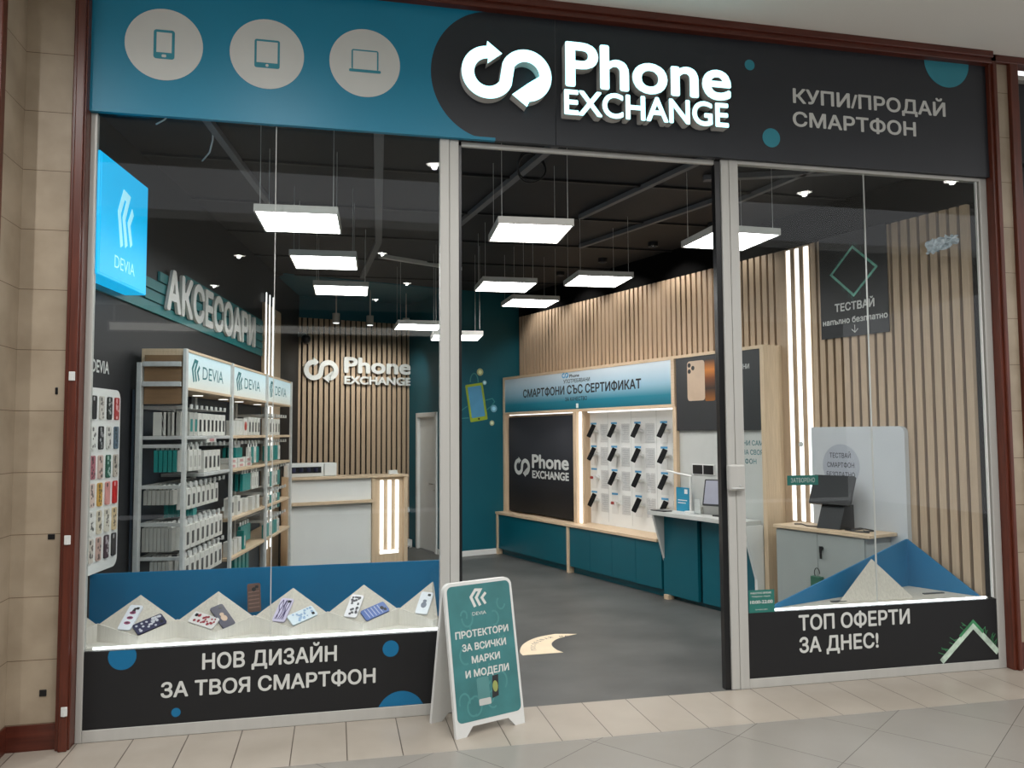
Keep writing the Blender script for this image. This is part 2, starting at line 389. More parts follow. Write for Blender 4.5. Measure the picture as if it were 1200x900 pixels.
# ---------------------------------------------------------------- objects
def props(o, label=None, cat=None, group=None, kind=None):
    if label: o['label'] = label
    if cat: o['category'] = cat
    if group: o['group'] = group
    if kind: o['kind'] = kind
    return o
def thing(name, label, cat, base=(0, 0, 0), frame=MW, rz=0.0, group=None, kind=None):
    o = bpy.data.objects.new(name, None); COL.objects.link(o); o.empty_display_size = 0.1
    o.matrix_world = frame @ Matrix.Translation(base) @ Matrix.Rotation(rz, 4, 'Z')
    o['_b'] = tuple(base); return props(o, label, cat, group, kind)
def part(parent, name, mb, mats, label=None, kind=None):
    """a mesh of its own under its thing; its points are given in the thing's frame"""
    top = parent
    while top.parent: top = top.parent
    b = tuple(top.get('_b', (0, 0, 0)))
    o = bpy.data.objects.new(name, mb.mesh(name, mats, b)); COL.objects.link(o); o.parent = parent
    return props(o, label, None, None, kind)
def solo(name, mb, mats, label, cat, base=(0, 0, 0), frame=MW, group=None):
    o = bpy.data.objects.new(name, mb.mesh(name, mats, base)); COL.objects.link(o)
    o.matrix_world = frame @ Matrix.Translation(base); o['_b'] = tuple(base)
    return props(o, label, cat, group)
def struct(name, mb, mats, frame=MW, label=None, cat=None):
    o = bpy.data.objects.new(name, mb.mesh(name, mats)); COL.objects.link(o); o.matrix_world = frame.copy(); o['_b'] = (0.0, 0.0, 0.0)
    return props(o, label, cat, None, 'structure')
def dup(root, mw, label=None, group=None):
    r = root.copy(); COL.objects.link(r); r.matrix_world = mw
    if label: r['label'] = label
    if group: r['group'] = group
    for ch in root.children:
        c = ch.copy(); COL.objects.link(c); c.parent = r; c.matrix_parent_inverse = ch.matrix_parent_inverse.copy()
        for g in ch.children:
            d = g.copy(); COL.objects.link(d); d.parent = c
    return r
X, Y, Z = Vector((1, 0, 0)), Vector((0, 1, 0)), Vector((0, 0, 1))
FA = (X, Z, -Y)      # facing out of the shopfront
RW = (-X, Z, Y)      # on the right wall (frame MR)
LW = (Y, Z, X)       # on the left wall (frame ML)
BW = (-Y, Z, -X)     # on the back walls (frame MR)
# ================================================================ the setting
FH = 3.986       # underside of the fascia
CH = 4.15        # shop ceiling
struct('floor', MB().box(-0.2, 8.0, 0.0, 10.2, -0.1, 0.0), M['floor'])
struct('floor_strip', MB().box(-1.2, 12.0, -0.645, 0.0, -0.1, 0.0), M['strip'])
struct('floor_mall', MB().box(-8.0, 16.0, -14.0, -0.645, -0.1, 0.0), M['malltile'])
struct('ceiling', MB().box(-0.3, 8.0, 0.02, 10.2, CH, CH + 0.1), M['ceil'])
struct('ceiling_recess', MB().box(7.38, 9.05, 1.2, 3.8, CH - 0.02, CH - 0.002), M['teal'], MR)
struct('ceiling_mall', MB().box(-8.0, 16.0, -4.2, 0.0, 5.02, 5.15), M['mallceil'])
struct('wall_left', MB().box(-0.12, 0.0, 0.0, 8.6, 0.0, CH), M['charc'], ML)
# right wall: dark backing with oak slats
wr = struct('wall_right', MB().box(-0.04, 9.1, -0.16, -0.05, 0.0, CH), M['felt'], MR)
mb = MB(); s = 0.005
while s < 7.36:
    mb.box(s, s + 0.061, -0.05, 0.0, 0.0, 3.782); s += 0.09
part(wr, 'slat_cladding', mb, M['slat'])
# back wall behind the counter
wb = struct('wall_back', MB().box(9.03, 9.15, 1.1, 3.7, 0.0, CH), M['felt'], MR)
mb = MB(); o = 1.21
while o < 3.16:
    mb.box(9.0, 9.03, o, o + 0.060, 0.0, 3.78); o += 0.0905
part(wb, 'slat_cladding', mb, M['slat'])
mb = MB(); mb.box(9.015, 9.03, 1.1, 3.7, 3.782, CH - 0.02); part(wb, 'top_band', mb, M['teal'], 'teal painted band')
struct('wall_back_teal', MB().box(7.40, 7.5, -0.02, 1.237, 0.0, CH), M['teal'], MR)
struct('wall_return', MB().box(7.40, 7.84, 1.12, 1.237, 0.0, CH).box(8.66, 9.05, 1.12, 1.237, 0.0, CH).box(7.84, 8.66, 1.12, 1.237, 2.24, CH), M['teal'], MR)
struct('baseboard_back', MB().box(7.385, 7.4, 0.41, 1.25, 0.0, 0.085, bev=0.004).box(7.40, 7.84, 1.237, 1.25, 0.0, 0.085, bev=0.004), M['white'], MR)
dr = struct('door_1', MB().box(7.90, 8.60, 1.17, 1.21, 0.01, 2.17, bev=0.004), M['white'], MR, 'plain white interior door at the back')
mb = MB(); mb.box(7.84, 7.905, 1.14, 1.262, 0, 2.24, bev=0.005).box(8.595, 8.66, 1.14, 1.262, 0, 2.24, bev=0.005).box(7.84, 8.66, 1.14, 1.262, 2.17, 2.24, bev=0.005)
part(dr, 'door_frame', mb, M['white'])
mb = MB(); mb.box(7.95, 7.99, 1.21, 1.222, 0.94, 1.16, bev=0.004).cyl((7.97, 1.22, 1.09), (7.97, 1.27, 1.09), 0.011).cyl((7.97, 1.265, 1.09), (8.10, 1.265, 1.09), 0.011).cyl((7.97, 1.22, 0.99), (7.97, 1.235, 0.99), 0.012)
part(dr, 'door_handle', mb, M['chrome'])
# ---- wood trims, marble and skirtings round the shopfront
struct('trim_1', MB().box(-0.082, -0.0, -0.10, 0.03, 0.0, 5.02, bev=0.006).box(-0.058, -0.008, -0.125, -0.10, 0.0, 5.02, bev=0.006), M['mahog'])
struct('trim_2', MB().box(6.824, 6.905, -0.075, 0.03, 0.0, 5.02, bev=0.006).box(6.85, 6.885, -0.095, -0.07, 0.0, 4.93, bev=0.006), M['mahog'])
struct('trim_3', MB().box(0.0, 6.83, -0.10, 0.03, 4.925, 5.02, bev=0.006).box(0.0, 6.83, -0.125, -0.09, 4.965, 5.02, bev=0.006).box(6.83, 9.5, -0.075, 0.03, 4.955, 5.02, bev=0.006), M['mahog_h'])
struct('trim_4', MB().box(7.035, 7.115, -0.075, 0.03, 0.0, 4.96, bev=0.006), M['mahog'])
struct('trim_5', MB().box(-0.43, -0.355, -0.46, -0.388, 0.0, 5.02, bev=0.006), M['mahog'])
struct('wall_pillar_left', MB().box(-1.4, -0.37, -0.39, 0.3, 0.0, 5.02).box(-0.38, -0.075, -0.05, 0.0, 0.0, 5.02), M['marble'])
struct('wall_pillar_right', MB().box(6.90, 7.04, -0.04, 0.3, 0.0, 4.96), M['marble'])
struct('baseboard_left', MB().box(-0.372, -0.358, -0.388, -0.045, 0.0, 0.153).box(-0.36, -0.08, -0.064, -0.045, 0.0, 0.153), M['mahog_h'])
struct('baseboard_right', MB().box(6.90, 7.04, -0.055, -0.03, 0.0, 0.205), M['mahog_h'])
for k, (x, z) in enumerate(((-0.032, 2.267), (-0.032, 1.264), (-0.024, 0.239))):
    lb = ('upper', 'middle', 'lowest')[k]
    mb = MB(); mb.box(x - 0.018, x + 0.018, -0.133, -0.124, z - 0.028, z + 0.028, bev=0.003).box(x - 0.006, x + 0.006, -0.136, -0.13, z - 0.028, z + 0.0, bev=0.001)
    solo('magnet_catch', mb, M['plastic'], 'small white catch on the wooden trim beside the marble pier, the %s of three' % lb, 'catch', (x, -0.13, z))
for k, (x, z, hh) in enumerate(((-0.14, 2.179, 0.022), (-0.145, 1.278, 0.016), (-0.167, 0.337, 0.02))):
    mb = MB(); mb.box(x - (0.008 if k == 0 else 0.02), x + (0.008 if k == 0 else 0.02), -0.056, -0.049, z - hh, z + hh, bev=0.006)
    solo('wall_socket_plug', mb, M['pblack'], ('thin black plug in the marble pier at head height', 'black plug in the marble pier at counter height', 'black plug low on the marble pier near the floor')[k], 'plug', (x, -0.05, z))
# neighbour's shopfront at the edge of the picture
nb = struct('window_3', MB().box(7.115, 9.4, 0.10, 0.13, 0.0, 4.95), M['vblack'])
part(nb, 'window_frame', MB().box(7.115, 9.4, 0.0, 0.06, 4.86, 4.90), M['alu'])
# ---- shopfront glazing
def frame_bar(mb, *a): mb.box(*a, bev=0.004)
mb = MB()
for a in ((0.0, 0.04, 0.0, 0.05, 0.0, FH), (2.268, 2.335, 0.0, 0.06, 0.0, FH), (2.337, 2.402, 0.004, 0.06, 0.0, FH), (0.04, 2.268, 0.0, 0.05, 0.0, 0.075)): frame_bar(mb, *a)
w1 = struct('window_1', mb, M['alu'])
mb = MB(); mb.box(0.04, 1.151, 0.012, 0.022, 0.553, FH); part(w1, 'pane', mb, M['glass'])
mb = MB(); mb.box(1.155, 2.268, 0.012, 0.022, 0.553, FH); part(w1, 'pane', mb, M['glass'])
mb = MB(); mb.box(1.1505, 1.1555, 0.010, 0.024, 0.56, FH); part(w1, 'glass_joint', mb, M['lgrey'])
mb = MB(); mb.box(2.402, 2.425, 0.03, 0.07, 0.0, FH); part(w1, 'rubber_seal', mb, M['pblack'])
mb = MB()
for a in ((4.43, 4.495, 0.004, 0.06, 0.0, FH), (4.497, 4.57, 0.0, 0.06, 0.0, FH), (6.755, 6.824, 0.0, 0.05, 0.0, FH), (4.57, 6.755, 0.0, 0.05, 0.0, 0.07), (2.40, 4.43, 0.03, 0.06, FH - 0.035, FH), (4.57, 6.755, 0.0, 0.05, FH - 0.03, FH)): frame_bar(mb, *a)
w2 = struct('window_2', mb, M['alu'])
mb = MB(); mb.box(4.57, 5.674, 0.012, 0.022, 0.549, FH - 0.03); part(w2, 'pane', mb, M['glass'])
mb = MB(); mb.box(5.678, 6.74, 0.012, 0.022, 0.549, FH - 0.03); part(w2, 'pane', mb, M['glass'])
mb = MB(); mb.box(5.6735, 5.6785, 0.010, 0.024, 0.58, FH - 0.03); part(w2, 'glass_joint', mb, M['lgrey'])
mb = MB(); mb.box(6.728, 6.738, 0.010, 0.03, 0.56, FH - 0.03); part(w2, 'glass_joint', mb, M['white'])  # lit glass edge, its brightness painted as a white strip
mb = MB(); mb.box(4.385, 4.43, 0.02, 0.075, 0.0, FH); part(w2, 'rubber_seal', mb, M['pblack'])
# lock box on the door post
mb = MB(); mb.box(4.415, 4.545, -0.055, 0.002, 1.462, 1.655, bev=0.012)
t = thing('door_lock_box', 'grey lock box fixed to the door post right of the entrance', 'lock box', (4.48, -0.02, 1.56))
part(t, 'body', mb, M['alu'])
mb = MB(); mb.box(4.43, 4.525, -0.062, -0.05, 1.475, 1.485, bev=0.002).cyl((4.5, -0.06, 1.50), (4.5, -0.05, 1.50), 0.008); part(t, 'latch', mb, M['steel'])
# ================================================================ ceiling rails and lamps
def rail(a, b, wd, label, z=CH - 0.05, m='rail', name='ceiling_rail'):
    a, b = Vector(a), Vector(b); d = (b - a).normalized(); n = Vector((-d.y, d.x))
    mb = MB(); c = [a + n * wd / 2, b + n * wd / 2, b - n * wd / 2, a - n * wd / 2]
    mb.prism([(p.x, p.y) for p in c], (0, 0, z), X, Y, Z, 0.045)
    return solo(name, mb, M[m], label, 'ceiling rail', (a.x, a.y, z))
rail((0.652, 0.27), (0.95, 2.6), 0.055, 'grey ceiling rail running back above the row of square lamps by the left wall')
rail((1.855, 0.3), (2.03, 3.72), 0.075, 'grey ceiling rail seen upright in the left window pane')
rail((2.03, 3.72), (1.916, 5.9), 0.07, 'grey ceiling rail carrying on behind the upright one in the left pane')
rail((2.828, 2.78), (3.2, 0.3), 0.06, 'grey ceiling rail above the lamp in the open doorway, under the cable coil')
rail((4.014, 2.27), (4.55, 0.1), 0.05, 'wide grey ceiling rail crossing to the right door post')
rail((4.40, 3.52), (5.14, 1.35), 0.045, 'thin grey ceiling rail deeper in than the one meeting the right door post')
rail((5.336, 1.42), (5.56, 0.1), 0.045, 'grey ceiling rail seen in the right window pane')
rail((4.7, 0.85), (6.2, 0.27), 0.07, 'pale grey ceiling rail crossing the one in the right window pane')
rail((2.08, 4.49), (3.2, 5.1), 0.06, 'short pale rail on the ceiling above the counter end', m='lgrey')
for k, y in enumerate((1.2, 2.4, 3.6, 4.8, 6.0)):
    mb = MB(); mb.box(-0.1, 6.9 - 0.3 * y, y, y + 0.03, CH - 0.02, CH)
    solo('ceiling_joist', mb, M['black'], 'dark joist across the black shop ceiling', 'ceiling joist', (0, y, CH), group='dark ceiling joists')
# coil of cable
mb = MB(); pts = []
for i in range(40):
    a = i / 39 * 2 * math.pi * 1.7
    pts.append((3.09 + 0.115 * math.cos(a), 0.62 + 0.03 * math.sin(a * 2), 4.02 + 0.125 * math.sin(a) + 0.004 * i / 4))
mb.tube(pts, 0.006)
solo('cable_coil', mb, M['pblack'], 'black loop of cable hanging from the ceiling above the doorway', 'cable', (3.23, 0.55, 3.9))
for pts, lab in (([(0.66, 0.60, CH), (0.655, 0.62, 4.08), (0.62, 0.72, 4.02), (0.55, 0.84, 3.99)], 'loose white cable end hanging below the rail by the blue light box'), ([(0.46, 0.12, CH), (0.46, 0.10, 4.06), (0.42, 0.12, 4.02), (0.36, 0.16, 4.0)], 'short loose white cable end at the ceiling above the blue light box')):
    mb = MB(); mb.tube(pts, 0.006); solo('cable_end', mb, M['plastic'], lab, 'cable', pts[0])
def make_lamp():
    t = thing('panel_lamp', 'x', 'ceiling lamp', group='square hanging panel lamps')
    h = 0.297
    mb = MB(); mb.box(-h, h, -h, -h + 0.012, 0, 0.055).box(-h, h, h - 0.012, h, 0, 0.055).box(-h, -h + 0.012, -h + 0.012, h - 0.012, 0, 0.055).box(h - 0.012, h, -h + 0.012, h - 0.012, 0, 0.055).box(-h + 0.012, h - 0.012, -h + 0.012, h - 0.012, 0.045, 0.055)
    part(t, 'frame', mb, M['alu'])
    part(t, 'diffuser', MB().box(-h + 0.013, h - 0.013, -h + 0.013, h - 0.013, 0.003, 0.012), M['panel_light'])
    for sx in (-1, 1):
        for sy in (-1, 1):
            part(t, 'suspension_wire', MB().cyl((sx * 0.26, sy * 0.24, 0.05), (sx * 0.26, sy * 0.24, CH - 3.5), 0.0022, 5), M['steel'])
    return t
L0 = make_lamp()
for k, (x, y, z, rz, lab) in enumerate((
        (1.285, 0.67, 3.5, -0.05, 'square lamp nearest the glass in the row along the left wall'),
        (1.452, 2.09, 3.5, -0.05, 'second square lamp back in the row along the left wall'),
        (1.612, 3.55, 3.5, -0.02, 'third square lamp back in the row along the left wall'),
        (3.075, 0.65, 3.5, -0.06, 'large square lamp just inside the open doorway'),
        (3.37, 3.0, 3.5, -0.02, 'square lamp behind the first one in the doorway, overlapping the smaller one'),
        (3.90, 4.03, 3.5, 0.03, 'small square lamp deep in the shop, below and behind the pair in the doorway'),
        (4.27, 2.50, 3.5, -0.02, 'square lamp hanging near the slatted wall in the doorway'),
        (4.79, 0.575, 3.5, 0.04, 'square lamp crossed by the right door post'),
        (2.62, 5.0, 3.3, 0.02, 'lower square lamp left of the left door post, near the counter'),
        (2.99, 4.10, 3.06, -0.06, 'lowest hanging square lamp, crossed by the left door post'))):
    mw = Matrix.Translation((x, y, z)) @ Matrix.Rotation(rz, 4, 'Z')
    if k == 0: L0.matrix_world = mw; o = L0; o['label'] = lab
    else: o = dup(L0, mw, lab)
    if z != 3.5:
        for c in o.children:
            if c.name.startswith('suspension_wire'): c.scale = (1, 1, (CH - z) / (CH - 3.5))
# mall downlights: some mirrored in the panes, others added unseen to light the shopfront
def make_down():
    t = thing('ceiling_downlight', 'round recessed downlight in the white mall ceiling, in a set partly added for light', 'downlight', group='mall downlights')
    mb = MB(); n = 24
    o_, i_ = circ(0, 0, 0.12, n), circ(0, 0, 0.095, n)
    mb.add([(p[0], p[1], -0.008) for p in o_] + [(p[0], p[1], -0.012) for p in i_] + [(p[0], p[1], 0.0) for p in o_], [(i, n + i, n + (i + 1) % n, (i + 1) % n) for i in range(n)] + [(i, (i + 1) % n, 2 * n + (i + 1) % n, 2 * n + i) for i in range(n)])
    part(t, 'rim', mb, M['white']); part(t, 'lens', MB().add([(p[0], p[1], -0.006) for p in i_], [tuple(reversed(range(n)))]), M['down'])
    return t
D0 = make_down()
for k, (x, y, z) in enumerate(((9.06, -2.84, 5.02), (7.52, -3.65, 5.02), (2.66, -3.52, 5.02), (3.5, -4.0, 5.02), (4.7, -4.0, 5.02), (5.9, -4.0, 5.02), (-2.6, -2.6, 5.02), (-0.7, -2.6, 5.02), (1.0, -2.6, 5.02), (-0.105, -8.9, 5.02), (-0.94, -11.94, 5.02), (2.32, -8.24, 5.02), (2.44, -13.06, 5.02), (2.98, -10.92, 5.02))):
    o = D0 if k == 0 else dup(D0, Matrix.Translation((x, y, z)))
    if k == 0: o.matrix_world = Matrix.Translation((x, y, z))
    if k < 9:
        ld = bpy.data.lights.new('downlight_beam', 'SPOT'); ld.energy = MALL_SPOT; ld.spot_size = math.radians(130); ld.spot_blend = 1.0
        ld.shadow_soft_size = 0.03; ld.color = (1.0, 0.985, 0.96)
        lo = bpy.data.objects.new('beam', ld); COL.objects.link(lo); lo.parent = o; lo.location = (0, 0, -0.03); lo.rotation_euler = (math.radians(20), 0, 0)
struct('ceiling_gallery', MB().box(-8, 16, -15.0, -6.6, 5.02, 5.15), M['mallceil'])
struct('wall_opposite_added', MB().box(-8, 16, -15.2, -15.0, 0.0, 5.1), M['charc'])  # unseen far side, added dark to dim the pane reflections
t = thing('strip_light', 'long pale light line on the gallery across the mall, mirrored in the left window', 'strip light', (1.5, -12.0, 4.1))
part(t, 'housing', MB().box(-3.0, 5.5, -12.05, -12.0, 4.02, 4.24), M['alu']); part(t, 'lens', MB().box(-2.95, 5.45, -12.0, -11.98, 4.05, 4.20), emis('strip_lens', (1.0, 0.97, 0.9, 1), 2.2))
for x in (-2.9, 5.36): part(t, 'bracket', MB().box(x, x + 0.04, -12.05, -12.02, 4.24, 5.02), M['alu'])
W0 = None
for k, s_ in enumerate((2.5, 3.5, 4.5, 5.5, 6.5)):
    mw = MR @ Matrix.Translation((s_, 0.42, CH))
    if W0 is None:
        W0 = thing('recessed_spotlight', 'small black recessed spotlight in the dark ceiling beside the slatted right wall', 'spotlight', group='wall spotlights over the slats')
        mb = MB(); n = 20; o_, i_ = circ(0, 0, 0.06, n), circ(0, 0, 0.045, n)
        mb.add([(p[0], p[1], -0.004) for p in o_] + [(p[0], p[1], -0.05) for p in i_] + [(p[0], p[1], 0.0) for p in o_], [(i, (i + 1) % n, 2 * n + (i + 1) % n, 2 * n + i) for i in range(n)])
        mb.add([(p[0], p[1], -0.05) for p in o_] + [(p[0], p[1], -0.05) for p in i_] + [(p[0], p[1], -0.004) for p in o_], [(i, n + i, n + (i + 1) % n, (i + 1) % n) for i in range(n)] + [(i, (i + 1) % n, 2 * n + (i + 1) % n, 2 * n + i) for i in range(n)])
        part(W0, 'baffle', mb, M['black']); part(W0, 'lens', MB().add([(p[0], p[1], -0.03) for p in i_], [tuple(reversed(range(n)))]), M['led'])
        W0.matrix_world = mw; o = W0
    else: o = dup(W0, mw)
    ld = bpy.data.lights.new('wash_beam', 'SPOT'); ld.energy = 15; ld.spot_size = math.radians(110); ld.spot_blend = 0.6; ld.shadow_soft_size = 0.03; ld.color = (1.0, 0.97, 0.93)
    lo = bpy.data.objects.new('beam', ld); COL.objects.link(lo); lo.parent = o; lo.location = (0, 0, -0.06); lo.rotation_euler = (math.radians(-22), 0, 0)
# ================================================================ fascia
fs = thing('fascia_sign', 'wide teal and black shop fascia above the entrance with lit white name letters', 'shop sign', (3.4, -0.02, 4.45))
FZ0, FZ1, FY = 3.986, 4.93, -0.0376
arc = [(2.645 + 0.447 * math.cos(a), 4.4575 + 0.4725 * math.sin(a)) for a in [math.pi / 2 + math.pi * i / 40 for i in range(41)]]
mb = MB(); poly = [(0.0, FZ0), (2.645, FZ0)] + [(p[0], max(FZ0 + 0.004, p[1])) for p in reversed(arc)][0:] + [(2.645, FZ1), (0.0, FZ1)]
poly = [(0.0, FZ0), (2.66, FZ0), (2.66, FZ0 + 0.02)] + [(p[0], min(max(FZ0 + 0.02, p[1]), FZ1)) for p in reversed(arc)] + [(0.0, FZ1)]
mb.prism(poly, (0, 0, 0), *FA, -FY); part(fs, 'teal_panel', mb, M['ftea'], 'teal left panel')
mb = MB(); mb.prism([(2.66, FZ0), (3.107, FZ0), (3.107, FZ1)] + [(p[0], min(max(FZ0 + 0.02, p[1]), FZ1)) for p in arc] + [(2.66, FZ0 + 0.02)], (0, 0, 0), *FA, -FY); part(fs, 'black_panel', mb, M['fblack'])
mb = MB(); mb.box(3.111, 6.824, FY, 0, FZ0, FZ1); part(fs, 'black_panel', mb, M['fblack'])
def adj(x, z, dy):   # same sight line, dy nearer
    k = (5.4835 - dy) / 5.4835; return 1.5616 + (x - 1.5616) * k, 1.9 + (z - 1.9) * k
for k in range(3):
    cx, cz, r = 0.4406 + 0.6502 * k, 4.4647, 0.2409
    d = part(fs, 'disc', MB().prism(circ(cx, cz, r, 56), (0, FY, 0), *FA, 0.003), M['fgrey'], 'pale round disc')
    mb = MB()
    if k == 0:
        o = rrect(cx - 0.065, cx + 0.065, cz - 0.098, cz + 0.098, 0.018); mb.prism(o, (0, FY - 0.003, 0), *FA, 0.0012)
        mb.prism([(cx - 0.047, cz - 0.055), (cx + 0.047, cz - 0.055), (cx + 0.047, cz + 0.08), (cx - 0.047, cz + 0.08)], (0, FY - 0.0043, 0), *FA, 0.0006, 1)
        mb.prism(rrect(cx - 0.014, cx + 0.014, cz - 0.087, cz - 0.068, 0.006), (0, FY - 0.0043, 0), *FA, 0.0006, 1)
    elif k == 1:
        o = rrect(cx - 0.082, cx + 0.082, cz - 0.098, cz + 0.098, 0.014); mb.prism(o, (0, FY - 0.003, 0), *FA, 0.0012)
        mb.prism([(cx - 0.068, cz - 0.062), (cx + 0.068, cz - 0.062), (cx + 0.068, cz + 0.084), (cx - 0.068, cz + 0.084)], (0, FY - 0.0043, 0), *FA, 0.0006, 1)
        mb.prism(circ(cx, cz - 0.08, 0.01, 16), (0, FY - 0.0043, 0), *FA, 0.0006, 1)
    else:
        o = rrect(cx - 0.092, cx + 0.092, cz - 0.05, cz + 0.092, 0.014); mb.prism(o, (0, FY - 0.003, 0), *FA, 0.0012)
        mb.prism([(cx - 0.082, cz - 0.05), (cx + 0.082, cz - 0.05), (cx + 0.082, cz + 0.082), (cx - 0.082, cz + 0.082)], (0, FY - 0.0043, 0), *FA, 0.0006, 1)
        mb.prism(rrect(cx - 0.108, cx + 0.108, cz - 0.068, cz - 0.048, 0.008), (0, FY - 0.0043, 0), *FA, 0.0012)
    part(d, 'phone_icon' if k == 0 else 'tablet_icon' if k == 1 else 'laptop_icon', mb, [M['disc'], M['fgrey']])
for cx, cz, r in ((4.669, 4.732, 0.042), (4.838, 4.169, 0.075)):
    part(fs, 'dot', MB().prism(circ(cx, cz, r, 32), (0, FY, 0), *FA, 0.002), M['disc'], 'teal dot')
half = [(6.45 + 0.212 * math.cos(a), 4.925 + 0.212 * math.sin(a)) for a in [math.pi + math.pi * i / 30 for i in range(31)]]
part(fs, 'dot', MB().prism(half, (0, FY, 0), *FA, 0.002), M['disc'], 'teal half dot at the top edge')
# lit letters
DEP = 0.085
def boxed(x0, x1, z):
    a, c = adj(x0, z, DEP); b, _ = adj(x1, z, DEP); return a, b, c
x0, _z = adj(2.417, 4.252, DEP); x1, z1 = adj(3.08, 4.713, DEP)
mb = MB(); mb.prism(loop_logo(x0, _z, x1 - x0, z1 - _z), (0, FY, 0), *FA, DEP, 0, 1)
part(fs, 'loop_arrows_logo', mb, [M['sign_face'], M['sign_side']], 'lit double loop with two arrow heads')
a, b, c = boxed(3.185, 4.51, 4.432)
for q in MB().letters('Phone', (a, FY, c), *FA, b - a, 0.335, DEP, 0.024, 0, 1): part(fs, 'letter', q, [M['sign_face'], M['sign_side']], 'lit white letter')
a, b, c = boxed(3.174, 4.483, 4.221)
for q in MB().letters('EXCHANGE', (a, FY, c), *FA, b - a, 0.186, DEP, 0.026, 0, 1): part(fs, 'letter', q, [M['sign_face'], M['sign_side']], 'lit white letter')
mb = MB(); mb.text('КУПИ/ПРОДАЙ', (5.034, FY - 0.001, 4.463), *FA, 1.388, 0.112, 0, 0.025); mb.text('СМАРТФОН', (5.028, FY - 0.001, 4.277), *FA, 1.108, 0.112, 0, 0.025)
part(fs, 'lettering', mb, M['fgrey'], 'grey white slogan')
# ================================================================ left wall (frame ML: out, along, up)
t = thing('light_box_sign', 'glowing sky blue square light box on the left wall inside the window', 'light box', (0.1, 0.46, 3.35), ML)
part(t, 'case', MB().box(0.032, 0.188, 0.055, 0.875, 2.94, 3.755, bev=0.006), M['blue_lit'])
part(t, 'face', MB().box(0.188, 0.192, 0.075, 0.858, 2.958, 3.738), M['blue_lit'])
mb = MB()
for q in fold_logo(0.34, 3.20, 0.25, 0.40): mb.prism(q, (0.192, 0, 0), *LW, 0.003)
part(t, 'logo', mb, M['blue_logo'], 'pale folded ribbon logo')
mb = MB(); mb.text('DEVIA', (0.1935, 0.30, 3.035), *LW, 0.34, 0.085, 0, 0.0); part(t, 'lettering', mb, M['blue_logo'])
# accessories sign
t = thing('accessories_sign', 'raised white Cyrillic letters over teal stripes high on the left wall', 'wall sign', (0.03, 3.0, 3.0), ML)
for k, (y0, z0) in enumerate(((0.33, 2.905), (1.31, 3.0), (1.31, 3.095), (1.62, 3.19), (2.25, 3.285))):
    part(t, 'stripe', MB().box(0.0, 0.022, y0, 5.26, z0, z0 + 0.083, bev=0.003), M['stripe'], 'teal stripe')
for q in MB().letters('АКСЕСОАРИ', (0.03, 1.70, 2.965), *LW, 3.05, 0.345, 0.026, 0.035, 0, 1): part(t, 'letter', q, [M['plastic'], M['sign_side']], 'white raised letter')
# LED slat column on the left wall
t = thing('led_column', 'oak column with three lit tubes on the left wall past the accessories sign', 'wall light', (0.02, 5.8, 0), ML)
part(t, 'back_board', MB().box(0.0, 0.03, 5.30, 6.3, 0.0, 3.62), M['wood'])
for y in (5.36, 5.56, 5.76): part(t, 'led_tube', MB().box(0.03, 0.042, y, y + 0.03, 0.4, 3.76, bev=0.005), M['led'], 'lit white tube')
# wall lettering and case board
mb = MB(); mb.text('DEVIA', (0.004, 0.43, 2.338), *LW, 0.28, 0.088, 0, 0.02)
solo('wall_lettering', mb, M['fgrey'], 'small white brand lettering on the black wall over the phone case board', 'lettering', (0.004, 0.5, 2.33), ML)
mb = MB(); mb.prism(rrect(0.02, 0.82, 0.965, 2.225, 0.07), (0.0, 0, 0), *LW, 0.045)
solo('case_board', mb, M['white'], 'white rounded display board full of phone cases at the left window edge', 'display board', (0.02, 0.4, 0.965), ML)
CASEC = [(34, 34, 36), (205, 200, 192), (40, 44, 42), (176, 60, 58), (225, 224, 218), (24, 25, 28), (214, 212, 206), (90, 110, 126), (176, 108, 118), (206, 178, 168), (36, 92, 74), (190, 180, 168),
         (214, 190, 180), (204, 160, 80), (214, 148, 142), (196, 30, 30), (222, 220, 214), (206, 196, 176), (214, 208, 194), (214, 190, 150), (206, 196, 186), (190, 160, 150), (70, 50, 60), (52, 48, 50)]
CASEN = ['black', 'grey patterned', 'dark green black', 'red and white', 'white', 'black dotted', 'white with a dark motif', 'blue grey', 'pink and black', 'beige striped', 'dark green', 'beige chequered',
         'pale striped', 'yellow patterned', 'plain pink', 'bright red', 'clear white', 'cream', 'pale cream', 'gold flecked', 'grey cream', 'rose speckled', 'dark floral', 'charcoal']
ROWN = ['top', 'second', 'third', 'fourth', 'fifth', 'bottom']
def case_mesh(mb, w_, h_, d, O, ux, uy, un):
    mb.prism(rrect(-w_ / 2, w_ / 2, -h_ / 2, h_ / 2, 0.014), O, ux, uy, un, d)
